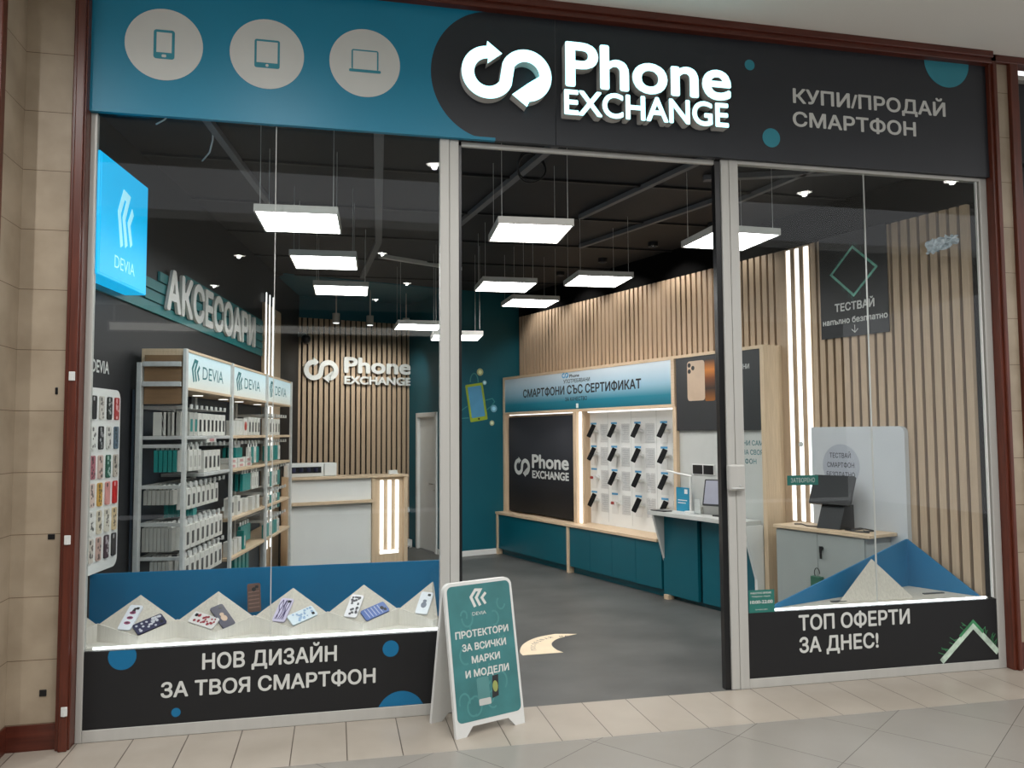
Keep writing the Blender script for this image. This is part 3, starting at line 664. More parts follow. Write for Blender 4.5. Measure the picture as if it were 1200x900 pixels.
for k in range(24):
    r_, c_ = divmod(k, 4)
    y = (0.378, 0.497, 0.622, 0.744)[c_]; z = (2.09, 1.883, 1.683, 1.495, 1.306, 1.124)[r_]
    col = CASEC[k]
    m1 = mat('case_%s' % CASEN[k].replace(' ', '_'), rgb(*col), 0.35, var=0.1); m2 = mat('case_print', rgb(*[min(255, int(v * 0.45 + (150 if sum(col) < 300 else 20))) for v in col]), 0.35, var=0.2)
    t = thing('phone_case', '%s phone case in the %s row of the white case board' % (CASEN[k], ROWN[r_]), 'phone case', (0.05, y, z), ML, group='phone cases on the white board')
    mb = MB(); case_mesh(mb, 0.066, 0.160, 0.011, (0.045, y, z), *LW); part(t, 'shell', mb, m1)
    mb = MB(); rnd = random.Random(k)
    if k not in (0, 14, 15, 23):
        for j in range(9): mb.prism(circ(y + rnd.uniform(-0.021, 0.021), z + rnd.uniform(-0.066, 0.045), rnd.uniform(0.006, 0.013), 8), (0.0563, 0, 0), *LW, 0.0004)
    mb.prism(rrect(y - 0.026, y - 0.004, z + 0.045, z + 0.072, 0.006), (0.0563, 0, 0), *LW, 0.0012); part(t, 'camera_opening', mb, m2)
# ---- the rack
RT = (1.10, 2.41, 3.82, 5.17)
t = thing('display_rack', 'long steel and oak display rack with lit header boxes along the left wall', 'display rack', (0.2, 3.1, 0), ML)
for k, y in enumerate(RT):
    part(t, 'post', MB().box(0.385, 0.413, y + 0.02, y + 0.07, 0.0, 2.57, bev=0.004), M['steel'])
    part(t, 'post', MB().box(0.045, 0.082, y, y + 0.06, 0.0, 2.46, bev=0.004), M['steel'])
mb = MB()
for z in (2.455, 2.30): mb.box(0.085, 0.375, 1.105, 1.135, z - 0.025, z + 0.012, bev=0.003)
part(t, 'cross_bar', mb, M['steel'])
part(t, 'back_panel', MB().box(0.012, 0.030, 1.12, 5.2, 0.05, 2.25), mat('rack_back', rgb(48, 60, 72), 0.5, var=0.1))
part(t, 'end_board', MB().box(0.09, 0.372, 1.14, 1.165, 2.14, 2.52), mat('brown_end_board', rgb(134, 104, 74), 0.5, var=0.1, scale=5, stretch=(1, 1, 8)))
for k in range(3):
    y0, y1 = RT[k] + 0.06, RT[k + 1] + 0.05
    mb = MB(); mb.box(0.06, 0.40, y0, y1, 2.25, 2.272, bev=0.002).box(0.06, 0.40, y0, y1, 2.55, 2.572, bev=0.002).box(0.06, 0.40, y0, y0 + 0.022, 2.272, 2.55).box(0.06, 0.40, y1 - 0.022, y1, 2.272, 2.55)
    h = part(t, 'header_box', mb, M['wood'])
    part(h, 'lit_face', MB().box(0.385, 0.392, y0 + 0.022, y1 - 0.022, 2.272, 2.55), M['hdr_lit'])
    mb = MB(); L_ = y1 - y0
    for q in fold_logo(y0 + 0.12 * L_, 2.325, 0.15 * L_, 0.185): mb.prism(q, (0.3925, 0, 0), *LW, 0.001)
    mb.text('DEVIA', (0.3935, y0 + 0.33 * L_, 2.36), *LW, 0.46 * L_, 0.105, 0, 0.0)
    part(h, 'lettering', mb, M['tealink'])
    mb = MB()
    for yy in (y0 + 0.3 * L_, y0 + 0.72 * L_): mb.prism(circ(0.2, yy, 0.045, 20), (0, 0, 2.249), X, Y, Z, -0.004)
    part(h, 'spotlight', mb, M['led'], 'lit round spotlight')
def shelf(y0, y1, z, m='wood'):
    part(t, 'shelf', MB().box(0.05, 0.40, y0, y1, z - 0.028, z, bev=0.003), M[m])
def hookrail(y0, y1, z):
    mb = MB(); mb.box(0.045, 0.06, y0, y1, z - 0.012, z + 0.012).box(0.055, 0.37, y0 + 0.02, y0 + 0.035, z - 0.014, z + 0.014, bev=0.003)
    y = y0 + 0.1
    while y < y1 - 0.03: mb.cyl((0.055, y, z), (0.36, y, z), 0.005, 6); mb.box(0.355, 0.368, y - 0.022, y + 0.022, z - 0.005, z + 0.03, bev=0.002); y += 0.135
    part(t, 'hook_rail', mb, M['steel'])
for k in (1, 2):
    for z in (1.892, 1.575, 1.112, 0.745): shelf(RT[k] + 0.08, RT[k + 1] + 0.02, z)
shelf(RT[0] + 0.1, RT[1] + 0.02, 1.892, 'steel'); shelf(RT[0] + 0.55, RT[1] + 0.02, 1.58, 'steel')
for z in (2.115, 1.812, 1.495, 1.205, 0.945): hookrail(RT[0] + 0.08, RT[1], z)
for z in (1.81, 1.545): hookrail(RT[1] + 0.08, RT[2], z)
for z in (2.11, 1.81, 1.51, 1.24, 0.93): hookrail(RT[2] + 0.08, RT[3], z)
# ---- goods on the rack
def make_pack(w_, h_, d, face, win, name, tabbed, group, cat):
    """a retail packet facing out of the rack: x out, y along, z up; hangs from z = 0 if tabbed, else stands on z = 0"""
    q = thing(name, 'x', cat, group=group)
    zt = -0.03 if tabbed else h_
    mb = MB(); mb.box(-d, 0, -w_ / 2, w_ / 2, zt - h_, zt, bev=0.002)
    part(q, 'box' if not tabbed else 'packet', mb, face)
    if tabbed:
        mb = MB(); o_ = rrect(-w_ * 0.32, w_ * 0.32, -0.032, 0.014, 0.01); mb.prism(o_, (-d * 0.6, 0, 0), *LW, 0.002); part(q, 'hang_tab', mb, M['plastic'])
    if win:
        mb = MB(); mb.prism(rrect(-w_ * 0.24, w_ * 0.24, zt - h_ * 0.82, zt - h_ * 0.28, 0.006), (0.0005, 0, 0), *LW, 0.0008); part(q, 'print', mb, win)
    return q
PK = {}
def pack(key, y, x, z, label, group, rz=0.0):
    mw = ML @ Matrix.Translation((x, y, z)) @ Matrix.Rotation(rz, 4, 'Z')
    w_, h_, d, face, win, name, tabbed, cat = PK[key][:8]
    if len(PK[key]) == 8:
        q = make_pack(w_, h_, d, face, win, name, tabbed, group, cat); PK[key] = PK[key] + (q,)
        q.matrix_world = mw; q['label'] = label; q['group'] = group
    else: dup(PK[key][8], mw, label, group)
PK['small'] = (0.10, 0.115, 0.028, M['packgrey'], None, 'hanging_packet', True, 'packet')
PK['smallw'] = (0.10, 0.165, 0.03, M['packwhite'], M['packdark'], 'hanging_packet', True, 'packet')
PK['long'] = (0.115, 0.185, 0.026, M['packgrey'], None, 'hanging_packet', True, 'packet')
PK['longw'] = (0.115, 0.185, 0.03, M['packwhite'], M['packdark'], 'hanging_packet', True, 'packet')
PK['tealh'] = (0.10, 0.17, 0.03, M['packteal'], None, 'hanging_packet', True, 'packet')
PK['whiteh'] = (0.09, 0.17, 0.03, M['packwhite'], M['packgrey'], 'hanging_packet', True, 'packet')
PK['box'] = (0.105, 0.185, 0.05, M['packwhite'], M['packdark'], 'product_box', False, 'product box')
PK['boxp'] = (0.105, 0.185, 0.05, M['packgrey'], M['packteal'], 'product_box', False, 'product box')
PK['boxs'] = (0.11, 0.14, 0.06, M['packwhite'], None, 'product_box', False, 'product box')
PK['flat'] = (0.26, 0.045, 0.16, M['packwhite'], mat('pink_print', rgb(196, 140, 140), 0.4, var=0.2, scale=30), 'product_box', False, 'product box')
PK['tube'] = (0.075, 0.185, 0.07, M['packteal'], M['packwhite'], 'product_box', False, 'product box')
G = 'goods on the display rack: '
for j in range(6): pack('boxp' if j in (3, 5) else 'box', 1.27, 0.185 + 0.032 * j, 1.894, 'upright box in the row at the near end of the top rack shelf', G + 'top shelf, near end')
for j in range(9): pack('boxp' if j < 2 else 'box', 1.40 + 0.113 * j, 0.37, 1.894, 'white upright box along the front edge of the top shelf, first rack bay', G + 'top shelf, first bay')
pack('flat', 1.85, 0.40, 1.835, 'flat white box pushed out under the top shelf of the first rack bay', G + 'flat boxes')
for j in range(5): pack('tealh', 1.27, 0.175 + 0.036 * j, 1.81, 'teal packet in the near stack on the second hook row of the rack', G + 'second hooks, near stack')
pack('whiteh', 1.27, 0.35, 1.81, 'white packet in front of the teal stack on the second hook row', G + 'second hooks, white')
for j in range(3): pack('whiteh', 1.40 + 0.11 * j, 0.37, 1.81, 'white packet with dark print on the second hook row of the rack', G + 'second hooks, prints')
for j in range(4): pack('box', 1.80 + 0.12 * j, 0.37, 1.582, 'white upright box on the short steel shelf of the first rack bay', G + 'short shelf')
for j in range(7): pack('small', 1.27, 0.10 + 0.033 * j, 1.50, 'small grey packet seen edge on in the near stack, third hook row of the rack', G + 'third hooks, near stack')
for j in range(7):
    for i in range(2): pack('smallw', 1.40 + 0.125 * j, 0.36 - 0.05 * i, 1.50, 'white packet hanging on the third hook row, first rack bay', G + 'third hooks, first bay')
for j in range(6): pack('tealh', 1.44 + 0.03 * j, 0.20 + 0.03 * j, 1.44, 'teal packet hanging behind the small grey ones in the first rack bay', G + 'teal behind grey')
for j in range(8): pack('long', 1.27, 0.095 + 0.029 * j, 1.21, 'long grey packet seen edge on in the near stack, fourth hook row of the rack', G + 'fourth hooks, near stack')
for j in range(8):
    for i in range(3): pack('longw', 1.36 + 0.128 * j, 0.37 - 0.045 * i, 1.21, 'white packet with dark window on the fourth hook row, first rack bay', G + 'fourth hooks, first bay')
for j in range(5): pack('long', 1.27, 0.16 + 0.03 * j, 0.95, 'long grey packet seen edge on in the near stack, lowest visible hook row', G + 'lowest hooks, near stack')
for j in range(8):
    for i in range(2): pack('longw', 1.36 + 0.128 * j, 0.37 - 0.05 * i, 0.95, 'white packet on the lowest visible hook row, first rack bay', G + 'lowest hooks, first bay')
# second bay
for j in range(3): pack('boxs', 2.60 + 0.13 * j, 0.385, 1.894, 'pale box at the front of the top shelf, second rack bay', G + 'top shelf, second bay, pale')
t2 = thing('product_box', 'white box with a round red print on the top shelf, second rack bay', 'product box', (0.385, 3.02, 1.894), ML)
part(t2, 'box', MB().box(0.30, 0.385, 2.95, 3.10, 1.894, 2.06, bev=0.002), M['packwhite'])
part(t2, 'print', MB().prism(circ(3.03, 1.985, 0.045, 24), (0.3855, 0, 0), *LW, 0.0008), mat('red_print', rgb(186, 62, 44), 0.4, var=0.1))
for j in range(4): pack('box', 3.20 + 0.125 * j, 0.385, 1.894, 'pale upright box past the red printed one on the top shelf', G + 'top shelf, second bay, upright')
for j in range(3):
    for i in range(3): pack('tealh', 2.90 + 0.07 * j, 0.34 - 0.05 * i, 1.80, 'teal packet on the hooks above the middle shelf, second rack bay', G + 'second bay hooks, teal')
for j in range(4): pack('whiteh' if j % 2 == 0 else 'tealh', 3.28 + 0.11 * j, 0.37, 1.80, 'packet in the alternating white and teal row above the middle shelf', G + 'second bay hooks, alternating')
for j in range(3):
    for i in range(2): pack('flat', 2.66 + 0.29 * j, 0.37, 1.578 + 0.048 * i, 'flat printed box in the low stack on the middle shelf, second rack bay', G + 'second bay, flat stack')
for j in range(3):
    for i in range(3): pack('tealh', 3.10 + 0.1 * j, 0.36 - 0.05 * i, 1.53, 'teal packet hanging under the middle shelf, second rack bay', G + 'second bay under shelf, teal')
for j in range(3): pack('whiteh', 3.42 + 0.1 * j, 0.37, 1.53, 'white packet hanging under the middle shelf, second rack bay', G + 'second bay under shelf, white')
for j in range(5): pack('box' if j < 3 else 'boxs', 2.58 + 0.15 * j, 0.37 - 0.02 * (j % 2), 1.114, 'white box in the row on the third shelf, second rack bay', G + 'third shelf')
for j in range(2): pack('boxs', 3.40 + 0.2 * j, 0.385, 1.114, 'broad white box at the far end of the third shelf, second rack bay', G + 'third shelf, far')
for j in range(3): pack('boxs', 2.62 + 0.16 * j, 0.37, 0.747, 'white box at the near end of the fourth shelf, second rack bay', G + 'fourth shelf, white')
pack('tube', 3.12, 0.37, 0.747, 'teal box standing alone on the fourth shelf', G + 'fourth shelf, teal single')
for j in range(4): pack('tealh', 3.28 + 0.1 * j, 0.30, 0.985, 'teal packet at the back of the fourth shelf, second rack bay', G + 'fourth shelf, teal')
for j in range(4): pack('tealh', 2.95 + 0.15 * j, 0.33, 0.71, 'teal packet below the fourth shelf, second rack bay', G + 'below fourth shelf')
# third bay
for j in range(5): pack('box', 3.98 + 0.15 * j, 0.385, 1.894, 'pale upright box on the top shelf, third rack bay', G + 'top shelf, third bay')
for zz, rown in ((1.80, 'upper'), (1.50, 'middle'), (1.23, 'lower'), (0.92, 'lowest')):
    for j in range(6): pack(('tealh', 'tealh', 'whiteh')[j % 3] if rown in ('upper', 'lowest') else ('whiteh', 'smallw', 'tealh')[j % 3], 3.99 + 0.135 * j, 0.375, zz, 'packet on the %s hook row of the third rack bay' % rown, G + 'third bay, %s row' % rown)
# ================================================================ counter at the back (frame MR)
CS = 7.0
t = thing('service_counter', 'white and oak service counter under the back wall logo', 'counter', (CS, 3.0, 0), MR)
part(t, 'top', MB().box(CS - 0.06, CS + 0.30, 2.10, 3.82, 1.285, 1.322, bev=0.004), M['wood'])
part(t, 'front_panel', MB().box(CS, CS + 0.03, 2.63, 3.79, 0.0, 1.285), M['white'], 'white front panel')
part(t, 'ledge', MB().box(CS - 0.09, CS, 2.63, 3.79, 0.945, 0.985, bev=0.003), M['wood'])
part(t, 'side_panel', MB().box(CS - 0.05, CS + 0.30, 2.11, 2.165, 0.0, 1.285, bev=0.003), M['wood'])
part(t, 'side_panel', MB().box(CS - 0.04, CS + 0.30, 2.60, 2.64, 0.0, 1.285, bev=0.003), M['wood'])
part(t, 'side_panel', MB().box(CS - 0.05, CS + 0.30, 3.77, 3.82, 0.0, 1.285, bev=0.003), M['wood'])
part(t, 'lamp_panel', MB().box(CS + 0.0, CS + 0.03, 2.165, 2.60, 0.0, 1.285), M['wood'])
for o in (2.49, 2.375, 2.26): part(t, 'led_tube', MB().box(CS - 0.022, CS, o - 0.027, o + 0.027, 0.27, 1.245, bev=0.01), M['led'], 'lit upright tube')
part(t, 'led_tube', MB().box(CS - 0.022, CS, 2.233, 2.517, 0.21, 0.262, bev=0.01), M['led'], 'lit bottom tube')
mb = MB(); mb.box(CS + 0.06, CS + 0.26, 3.12, 3.80, 1.322, 1.505, bev=0.01).box(CS + 0.035, CS + 0.06, 3.14, 3.30, 1.33, 1.5, bev=0.004)
t = thing('display_crate', 'white open box of dark goods on the back counter', 'box', (CS + 0.2, 3.5, 1.322), MR)
part(t, 'tray', mb, M['white'])
part(t, 'recess', MB().box(CS + 0.052, CS + 0.062, 3.34, 3.78, 1.372, 1.455), M['pblack'], 'dark recess')
for o in (3.42, 3.52, 3.62, 3.72): part(t, 'roll', MB().cyl((CS + 0.045, o, 1.39), (CS + 0.045, o, 1.442), 0.027, 14), mat('blue_black', rgb(40, 42, 70), 0.3, var=0.3), 'dark blue roll')
mb = MB(); mb.box(CS + 0.05, CS + 0.10, 2.23, 2.36, 1.322, 1.378, bev=0.003).box(CS + 0.03, CS + 0.05, 2.22, 2.37, 1.322, 1.338, bev=0.003)
solo('card_holder', mb, M['plastic'], 'small white card holder at the right end of the back counter', 'card holder', (CS + 0.06, 2.3, 1.322), MR)
mb = MB(); mb.add([(8.97, 1.32, 0.55), (8.97, 1.21, 0.58), (8.97, 1.30, 0.68), (8.99, 1.32, 0.55), (8.99, 1.21, 0.58), (8.99, 1.30, 0.68)], [(0, 2, 1), (3, 4, 5), (0, 1, 4, 3), (1, 2, 5, 4), (2, 0, 3, 5)])
mb.box(8.985, 9.0, 1.24, 1.30, 0.58, 0.65)
solo('paper_bag_corner', mb, M['plastic'], 'white folded paper sticking out beside the back counter', 'paper', (8.98, 1.27, 0.55), MR)
mb = MB(); mb.box(8.75, 8.92, 1.28, 1.45, 0.0, 0.13, bev=0.01).box(8.7, 8.75, 1.33, 1.40, 0.0, 0.06, bev=0.01)
t = thing('power_strip_box', 'white box on the floor by the back wall, beside the door', 'box', (8.83, 1.36, 0), MR); part(t, 'box', mb, M['plastic'])
part(t, 'cable', MB().tube([(8.7, 1.36, 0.03), (8.6, 1.42, 0.02), (8.62, 1.5, 0.05), (8.75, 1.5, 0.08)], 0.012), M['pblack'], 'black cable')
# logo on the back wall
t = thing('wall_logo', 'raised white double loop logo and shop name on the slatted back wall', 'wall sign', (8.98, 2.4, 2.9), MR)
mb = MB(); mb.prism(loop_logo(0, 0, 0.57, 0.40), (8.999, 3.075, 2.735), *BW, 0.05, 0, 1)
part(t, 'loop_arrows_logo', mb, [M['plastic'], M['sign_side']])
for q in MB().letters('Phone', (8.999, 2.41, 2.906), *BW, 1.19, 0.262, 0.05, 0.032, 0, 1): part(t, 'letter', q, [M['plastic'], M['sign_side']], 'white raised letter')
for q in MB().letters('EXCHANGE', (8.999, 2.405, 2.72), *BW, 1.185, 0.135, 0.05, 0.036, 0, 1): part(t, 'letter', q, [M['plastic'], M['sign_side']], 'white raised letter')
t = thing('security_camera', 'small black dome camera at the top left of the slatted back wall', 'camera', (8.95, 3.1, 3.5), MR)
part(t, 'bracket', MB().box(8.94, 9.0, 3.04, 3.22, 3.46, 3.53, bev=0.01), M['alu'])
bm = bmesh.new(); bmesh.ops.create_uvsphere(bm, u_segments=16, v_segments=10, radius=0.075, matrix=Matrix.Translation((8.9, 3.06, 3.42)))
mb = MB(); mb.bm(bm, 0, True); part(t, 'dome', mb, M['pblack'])
for k, o_ in enumerate((2.85, 2.31, 1.71)):
    lab = ('far left', 'middle', 'right')[k]
    t = thing('ceiling_spotlight', 'short grey cylinder spotlight hanging before the slatted back wall, the %s one' % lab, 'spotlight', (8.0, o_, 3.6), MR)
    part(t, 'housing', MB().cyl((8.0, o_, 3.585), (8.0, o_, 3.73), 0.055, 16), M['alu']); part(t, 'stem', MB().cyl((8.0, o_, 3.73), (8.0, o_, CH - 0.02), 0.012, 8), M['alu'])
    part(t, 'lens', MB().cyl((8.0, o_, 3.578), (8.0, o_, 3.586), 0.045, 16), M['led'], 'lit lens')
    ld = bpy.data.lights.new('spot_beam', 'SPOT'); ld.energy = 55; ld.spot_size = math.radians(95); ld.spot_blend = 0.8; ld.shadow_soft_size = 0.04; ld.color = (1.0, 0.96, 0.9)
    lo = bpy.data.objects.new('beam', ld); COL.objects.link(lo); lo.parent = t; lo.location = (0.0, 0, -0.04); lo.rotation_euler = (0, math.radians(-38), 0)
# teal wall decal: a plain telephone with bubbles
t = thing('wall_decal', 'yellow green phone drawing with bubbles on the teal back wall', 'wall decal', (7.4, 0.75, 2.4), MR)
TS = 7.3995
c, s_ = math.cos(math.radians(9)), math.sin(math.radians(9))
def rot2(poly, cx, cy): return [(cx + p[0] * c - p[1] * s_, cy + p[0] * s_ + p[1] * c) for p in poly]
# in-plane coordinates: x = -off, y = z
part(t, 'phone_body', MB().prism(rot2(rrect(-0.155, 0.155, -0.295, 0.295, 0.02), -0.765, 2.385), (TS, 0, 0), *BW, 0.001), mat('decal_green', rgb(150, 172, 44), 0.5, var=0.05))
part(t, 'phone_screen', MB().prism(rot2(rrect(-0.12, 0.12, -0.235, 0.255, 0.012), -0.765, 2.385), (TS - 0.001, 0, 0), *BW, 0.0008), mat('decal_blue', rgb(84, 152, 190), 0.5, var=0.05))
mb = MB(); mb.prism(rot2(circ(0, -0.263, 0.016, 14), -0.765, 2.385), (TS - 0.001, 0, 0), *BW, 0.0008); part(t, 'phone_button', mb, M['pblack'])
mb = MB(); mb.prism(stroke([(-0.86 + 0.055 + 0.07 * math.cos(a), 2.70 + 0.14 * math.sin(a)) for a in [math.pi - math.pi * i / 14 for i in range(15)]], 0.018), (TS, 0, 0), *BW, 0.0008)
mb.prism(stroke([(-0.60, 2.42), (-0.48, 2.45), (-0.44, 2.40), (-0.50, 2.33), (-0.58, 2.27)], 0.016), (TS, 0, 0), *BW, 0.0008)
mb.prism(stroke([(-0.93, 2.32), (-1.02, 2.26), (-1.10, 2.18), (-1.02, 2.13), (-0.90, 2.14)], 0.016), (TS, 0, 0), *BW, 0.0008)
part(t, 'strap', mb, mat('decal_line', rgb(60, 130, 130), 0.5, var=0.1), 'pale teal outline')
for x, z, r_, cc in ((-0.70, 2.865, 0.058, (176, 182, 130)), (-0.62, 2.70, 0.036, (150, 190, 196)), (-0.455, 2.29, 0.058, (120, 176, 196)), (-0.49, 2.06, 0.042, (176, 186, 150)), (-1.09, 2.03, 0.05, (130, 180, 200))):
    d = part(t, 'bubble', MB().prism(circ(x, z, r_, 24), (TS, 0, 0), *BW, 0.001), mat('bubble', rgb(*cc), 0.5, var=0.05), 'round bubble')
    part(d, 'highlight_dot', MB().prism(circ(x, z, r_ * 0.55, 16), (TS - 0.001, 0, 0), *BW, 0.0006), mat('bubble_core', rgb(*[min(255, v + 50) for v in cc]), 0.5, var=0.03))
# ================================================================ left window display
t = thing('window_panel', 'black lower window panel of the left window with grey Cyrillic slogan and blue dots', 'window panel', (1.15, 0.03, 0.3))
part(t, 'board', MB().box(0.042, 2.266, 0.006, 0.03, 0.075, 0.552), M['vblack'])
mb = MB(); mb.text('НОВ ДИЗАЙН', (0.737, 0.0055, 0.398), *FA, 0.843, 0.097, 0, 0.025); mb.text('ЗА ТВОЯ СМАРТФОН', (0.492, 0.0055, 0.238), *FA, 1.342, 0.092, 0, 0.025)
part(t, 'lettering', mb, M['fgrey'])
def seg_disc(cx, cz, r, z0, z1):
    return [(p[0], min(max(p[1], z0), z1)) for p in circ(cx, cz, r, 48)]
for cx, cz, r in ((0.262, 0.512, 0.083), (1.934, 0.456, 0.054), (0.585, 0.143, 0.028), (2.003, 0.01, 0.162)):
    part(t, 'dot', MB().prism(seg_disc(cx, cz, r, 0.077, 0.55), (0, 0.0058, 0), *FA, 0.0005), M['blue'], 'blue dot')
t = thing('display_tray', 'zigzag pale wood display in the left window with blue backdrop and lit front edge', 'window display', (1.15, 0.2, 0.56))
part(t, 'base_board', MB().box(0.042, 2.266, 0.03, 0.07, 0.552, 0.568).box(-0.06, 2.266, 0.07, 0.455, 0.552, 0.568), M['ash_lit'])
part(t, 'led_strip', MB().box(0.085, 2.262, 0.023, 0.033, 0.558, 0.573, bev=0.003), M['ledcool'], 'lit front strip')
part(t, 'backdrop', MB().box(-0.06, 2.32, 0.46, 0.475, 0.552, 0.960), M['blue'], 'blue back board')
VAL = [0.337 + 0.472 * k for k in range(5)]; PKX = [0.063, 0.548, 1.033, 1.517, 2.0]; BKX = [0.29, 0.785, 1.28, 1.766, 2.257]
VY, VZ, PY, PZ, BY, BZ = 0.06, 0.607, 0.2, 0.672, 0.34, 0.828
def V3(k): return Vector((VAL[k], VY, VZ))
def P3(k): return Vector((PKX[k] if k < 5 else 2.266, PY, PZ)) if k < 5 else Vector((2.262, 0.072, 0.612))
def B3(k): return Vector((min(BKX[k], 2.258), BY, BZ))
mb = MB()
def fz(p): return Vector((p.x, p.y, 0.568))
seq = [Vector((-0.06, 0.113, 0.632)), P3(0)]
for k in range(5): seq += [V3(k)] + ([P3(k + 1)] if k < 4 else [Vector((2.262, 0.075, 0.614))])
for a, b in zip(seq[:-1], seq[1:]):
    o_ = Vector((0, 0.012, 0)); a = a + Vector((0, -0.006, 0.011)); b = b + Vector((0, -0.006, 0.011))
    mb.add([fz(a), fz(b), b, a, fz(a) + o_, fz(b) + o_, b + o_, a + o_], [(0, 1, 2, 3), (5, 4, 7, 6), (3, 2, 6, 7), (0, 4, 5, 1), (1, 5, 6, 2), (0, 3, 7, 4)])
part(t, 'zigzag_front', mb, M['ash_lit'])
def slab(mb, tri):
    n = (tri[1] - tri[0]).cross(tri[2] - tri[0]).normalized()
    if n.z < 0: tri = [tri[0], tri[2], tri[1]]; n = -n
    lo = [p - n * 0.012 for p in tri]
    mb.add(tri + lo, [(0, 1, 2), (5, 4, 3), (0, 3, 4, 1), (1, 4, 5, 2), (2, 5, 3, 0)])
mb = MB(); slab(mb, [Vector((-0.06, 0.265, 0.745)), Vector((-0.06, 0.113, 0.632)), P3(0)]); part(t, 'sloping_shelf', mb, M['ash'])
for k in range(5):
    mb = MB(); slab(mb, [V3(k), B3(k), P3(k)])
    slab(mb, [V3(k), P3(k + 1), B3(k)] if k < 4 else [V3(k), Vector((2.262, 0.075, 0.614)), Vector((2.262, 0.34, 0.826))])
    part(t, 'sloping_shelf', mb, M['ash'])
WC = [0]
def tray_phone(C, ux, uy, col, pr, label, kind):
    ux = Vector(ux).normalized(); un = ux.cross(Vector(uy)).normalized(); uy = un.cross(ux)
    Cc = Vector(C) + un * 0.002
    t = thing('phone_case', label, 'phone case', Cc, group='phone cases in the left window')
    mb = MB(); mb.prism(rrect(-0.044, 0.044, -0.096, 0.096, 0.013), Cc, ux, uy, un, 0.012); part(t, 'shell', mb, mat('case_shell', rgb(*col), 0.3, var=0.05))
    mb = MB(); rnd = random.Random(WC[0] + 11); WC[0] += 1
    if kind == 'lips':
        for j, yy in enumerate((0.035, -0.005, -0.045)):
            mb.prism([(p[0], p[1] + yy) for p in circ(0, 0, 0.021, 16, ry=0.012)], Cc + un * 0.0123, ux, uy, un, 0.0005)
            mb.prism([(p[0], p[1] + yy) for p in circ(0, 0, 0.012, 12, ry=0.004)], Cc + un * 0.0129, ux, uy, un, 0.0004, 1)
        mb.prism([(-0.012, 0.045), (0.014, 0.045), (0.006, 0.074), (-0.004, 0.074)], Cc + un * 0.0123, ux, uy, un, 0.0005, 1)
    elif kind in ('spots', 'flowers'):
        for j in range(22):
            a, b = rnd.uniform(-0.031, 0.031), rnd.uniform(-0.078, 0.078)
            mb.prism(circ(a, b, rnd.uniform(0.006, 0.011), 9), Cc + un * (0.0123 + 0.0001 * j), ux, uy, un, 0.0003)
    elif kind == 'blob':
        mb.prism([(p[0], p[1] - 0.02) for p in circ(0, 0, 0.02, 14, ry=0.026)], Cc + un * 0.0123, ux, uy, un, 0.0005); mb.prism(circ(0, 0.014, 0.014, 14), Cc + un * 0.0125, ux, uy, un, 0.0005)
    elif kind == 'branch':
        for j in range(6):
            x_ = -0.03 + 0.011 * j; mb.prism(stroke([(x_, -0.08), (x_ + rnd.uniform(-0.006, 0.012), -0.02), (x_ + rnd.uniform(-0.008, 0.008), 0.03), (x_ + rnd.uniform(-0.004, 0.01), 0.08)], 0.005), Cc + un * (0.0123 + 0.0001 * j), ux, uy, un, 0.0003)
    elif kind == 'bands':
        for j in range(5): mb.prism([(-0.036, -0.07 + 0.026 * j), (0.036, -0.066 + 0.026 * j), (0.036, -0.06 + 0.026 * j), (-0.036, -0.062 + 0.026 * j)], Cc + un * 0.0123, ux, uy, un, 0.0004)
        mb.prism(circ(0, 0.055, 0.014, 16), Cc + un * 0.0124, ux, uy, un, 0.002, 1)
    if mb.f: part(t, 'print', mb, [mat('case_print', rgb(*pr), 0.35, var=0.1), M['pblack']])
    mb = MB(); mb.prism(rrect(0.008, 0.03, 0.06, 0.08, 0.006), Cc + un * 0.0128, ux, uy, un, 0.0012); part(t, 'camera_opening', mb, M['pblack'])
def on_left(k, f, col, pr, label, kind):
    a = P3(k) - V3(k); nrm = a.cross(B3(k) - V3(k)); nrm = nrm if nrm.z > 0 else -nrm
    e1 = (-a).normalized(); e2 = nrm.normalized().cross(e1)
    if e2.z < 0: e2 = -e2; 
    C = V3(k) + a * f + e2 * 0.112 + e1 * -0.012
    e2 = Matrix.Rotation(math.radians(14), 3, nrm.normalized()) @ e2
    tray_phone(C, e2.cross(nrm).normalized(), e2, col, pr, label, kind)
def on_right(k, f, col, pr, label, kind):
    R_ = P3(k + 1) if k < 4 else Vector((2.262, 0.075, 0.614)); a = R_ - V3(k); nrm = a.cross(B3(k) - V3(k)); nrm = nrm if nrm.z > 0 else -nrm
    e1 = a.normalized(); e2 = nrm.normalized().cross(e1)
    if e2.z < 0: e2 = -e2
    C = V3(k) + a * f + e2 * 0.058
    tray_phone(C, e1.cross(nrm).normalized() * -1 if False else e2 * -1, e1, col, pr, label, kind)
def flat_left(k, f, col, pr, label, kind):
    a = P3(k) - V3(k); nrm = a.cross(B3(k) - V3(k)); nrm = nrm if nrm.z > 0 else -nrm
    e1 = a.normalized(); e2 = nrm.normalized().cross(e1)
    if e2.z < 0: e2 = -e2
    tray_phone(V3(k) + a * f + e2 * 0.058, e1.cross(nrm).normalized(), e1, col, pr, label, kind)
def stand_right(k, f, col, pr, label, kind):
    a = P3(k + 1) - V3(k); nrm = a.cross(B3(k) - V3(k)); nrm = nrm if nrm.z > 0 else -nrm
    e2 = nrm.normalized().cross(a.normalized())
    if e2.z < 0: e2 = -e2
    tray_phone(V3(k) + a * f + e2 * 0.10, e2.cross(nrm).normalized(), e2, col, pr, label, kind)
on_left(0, 0.42, (226, 230, 238), (150, 70, 110), 'white phone case with three lip prints on the first wood slope of the left window', 'lips')
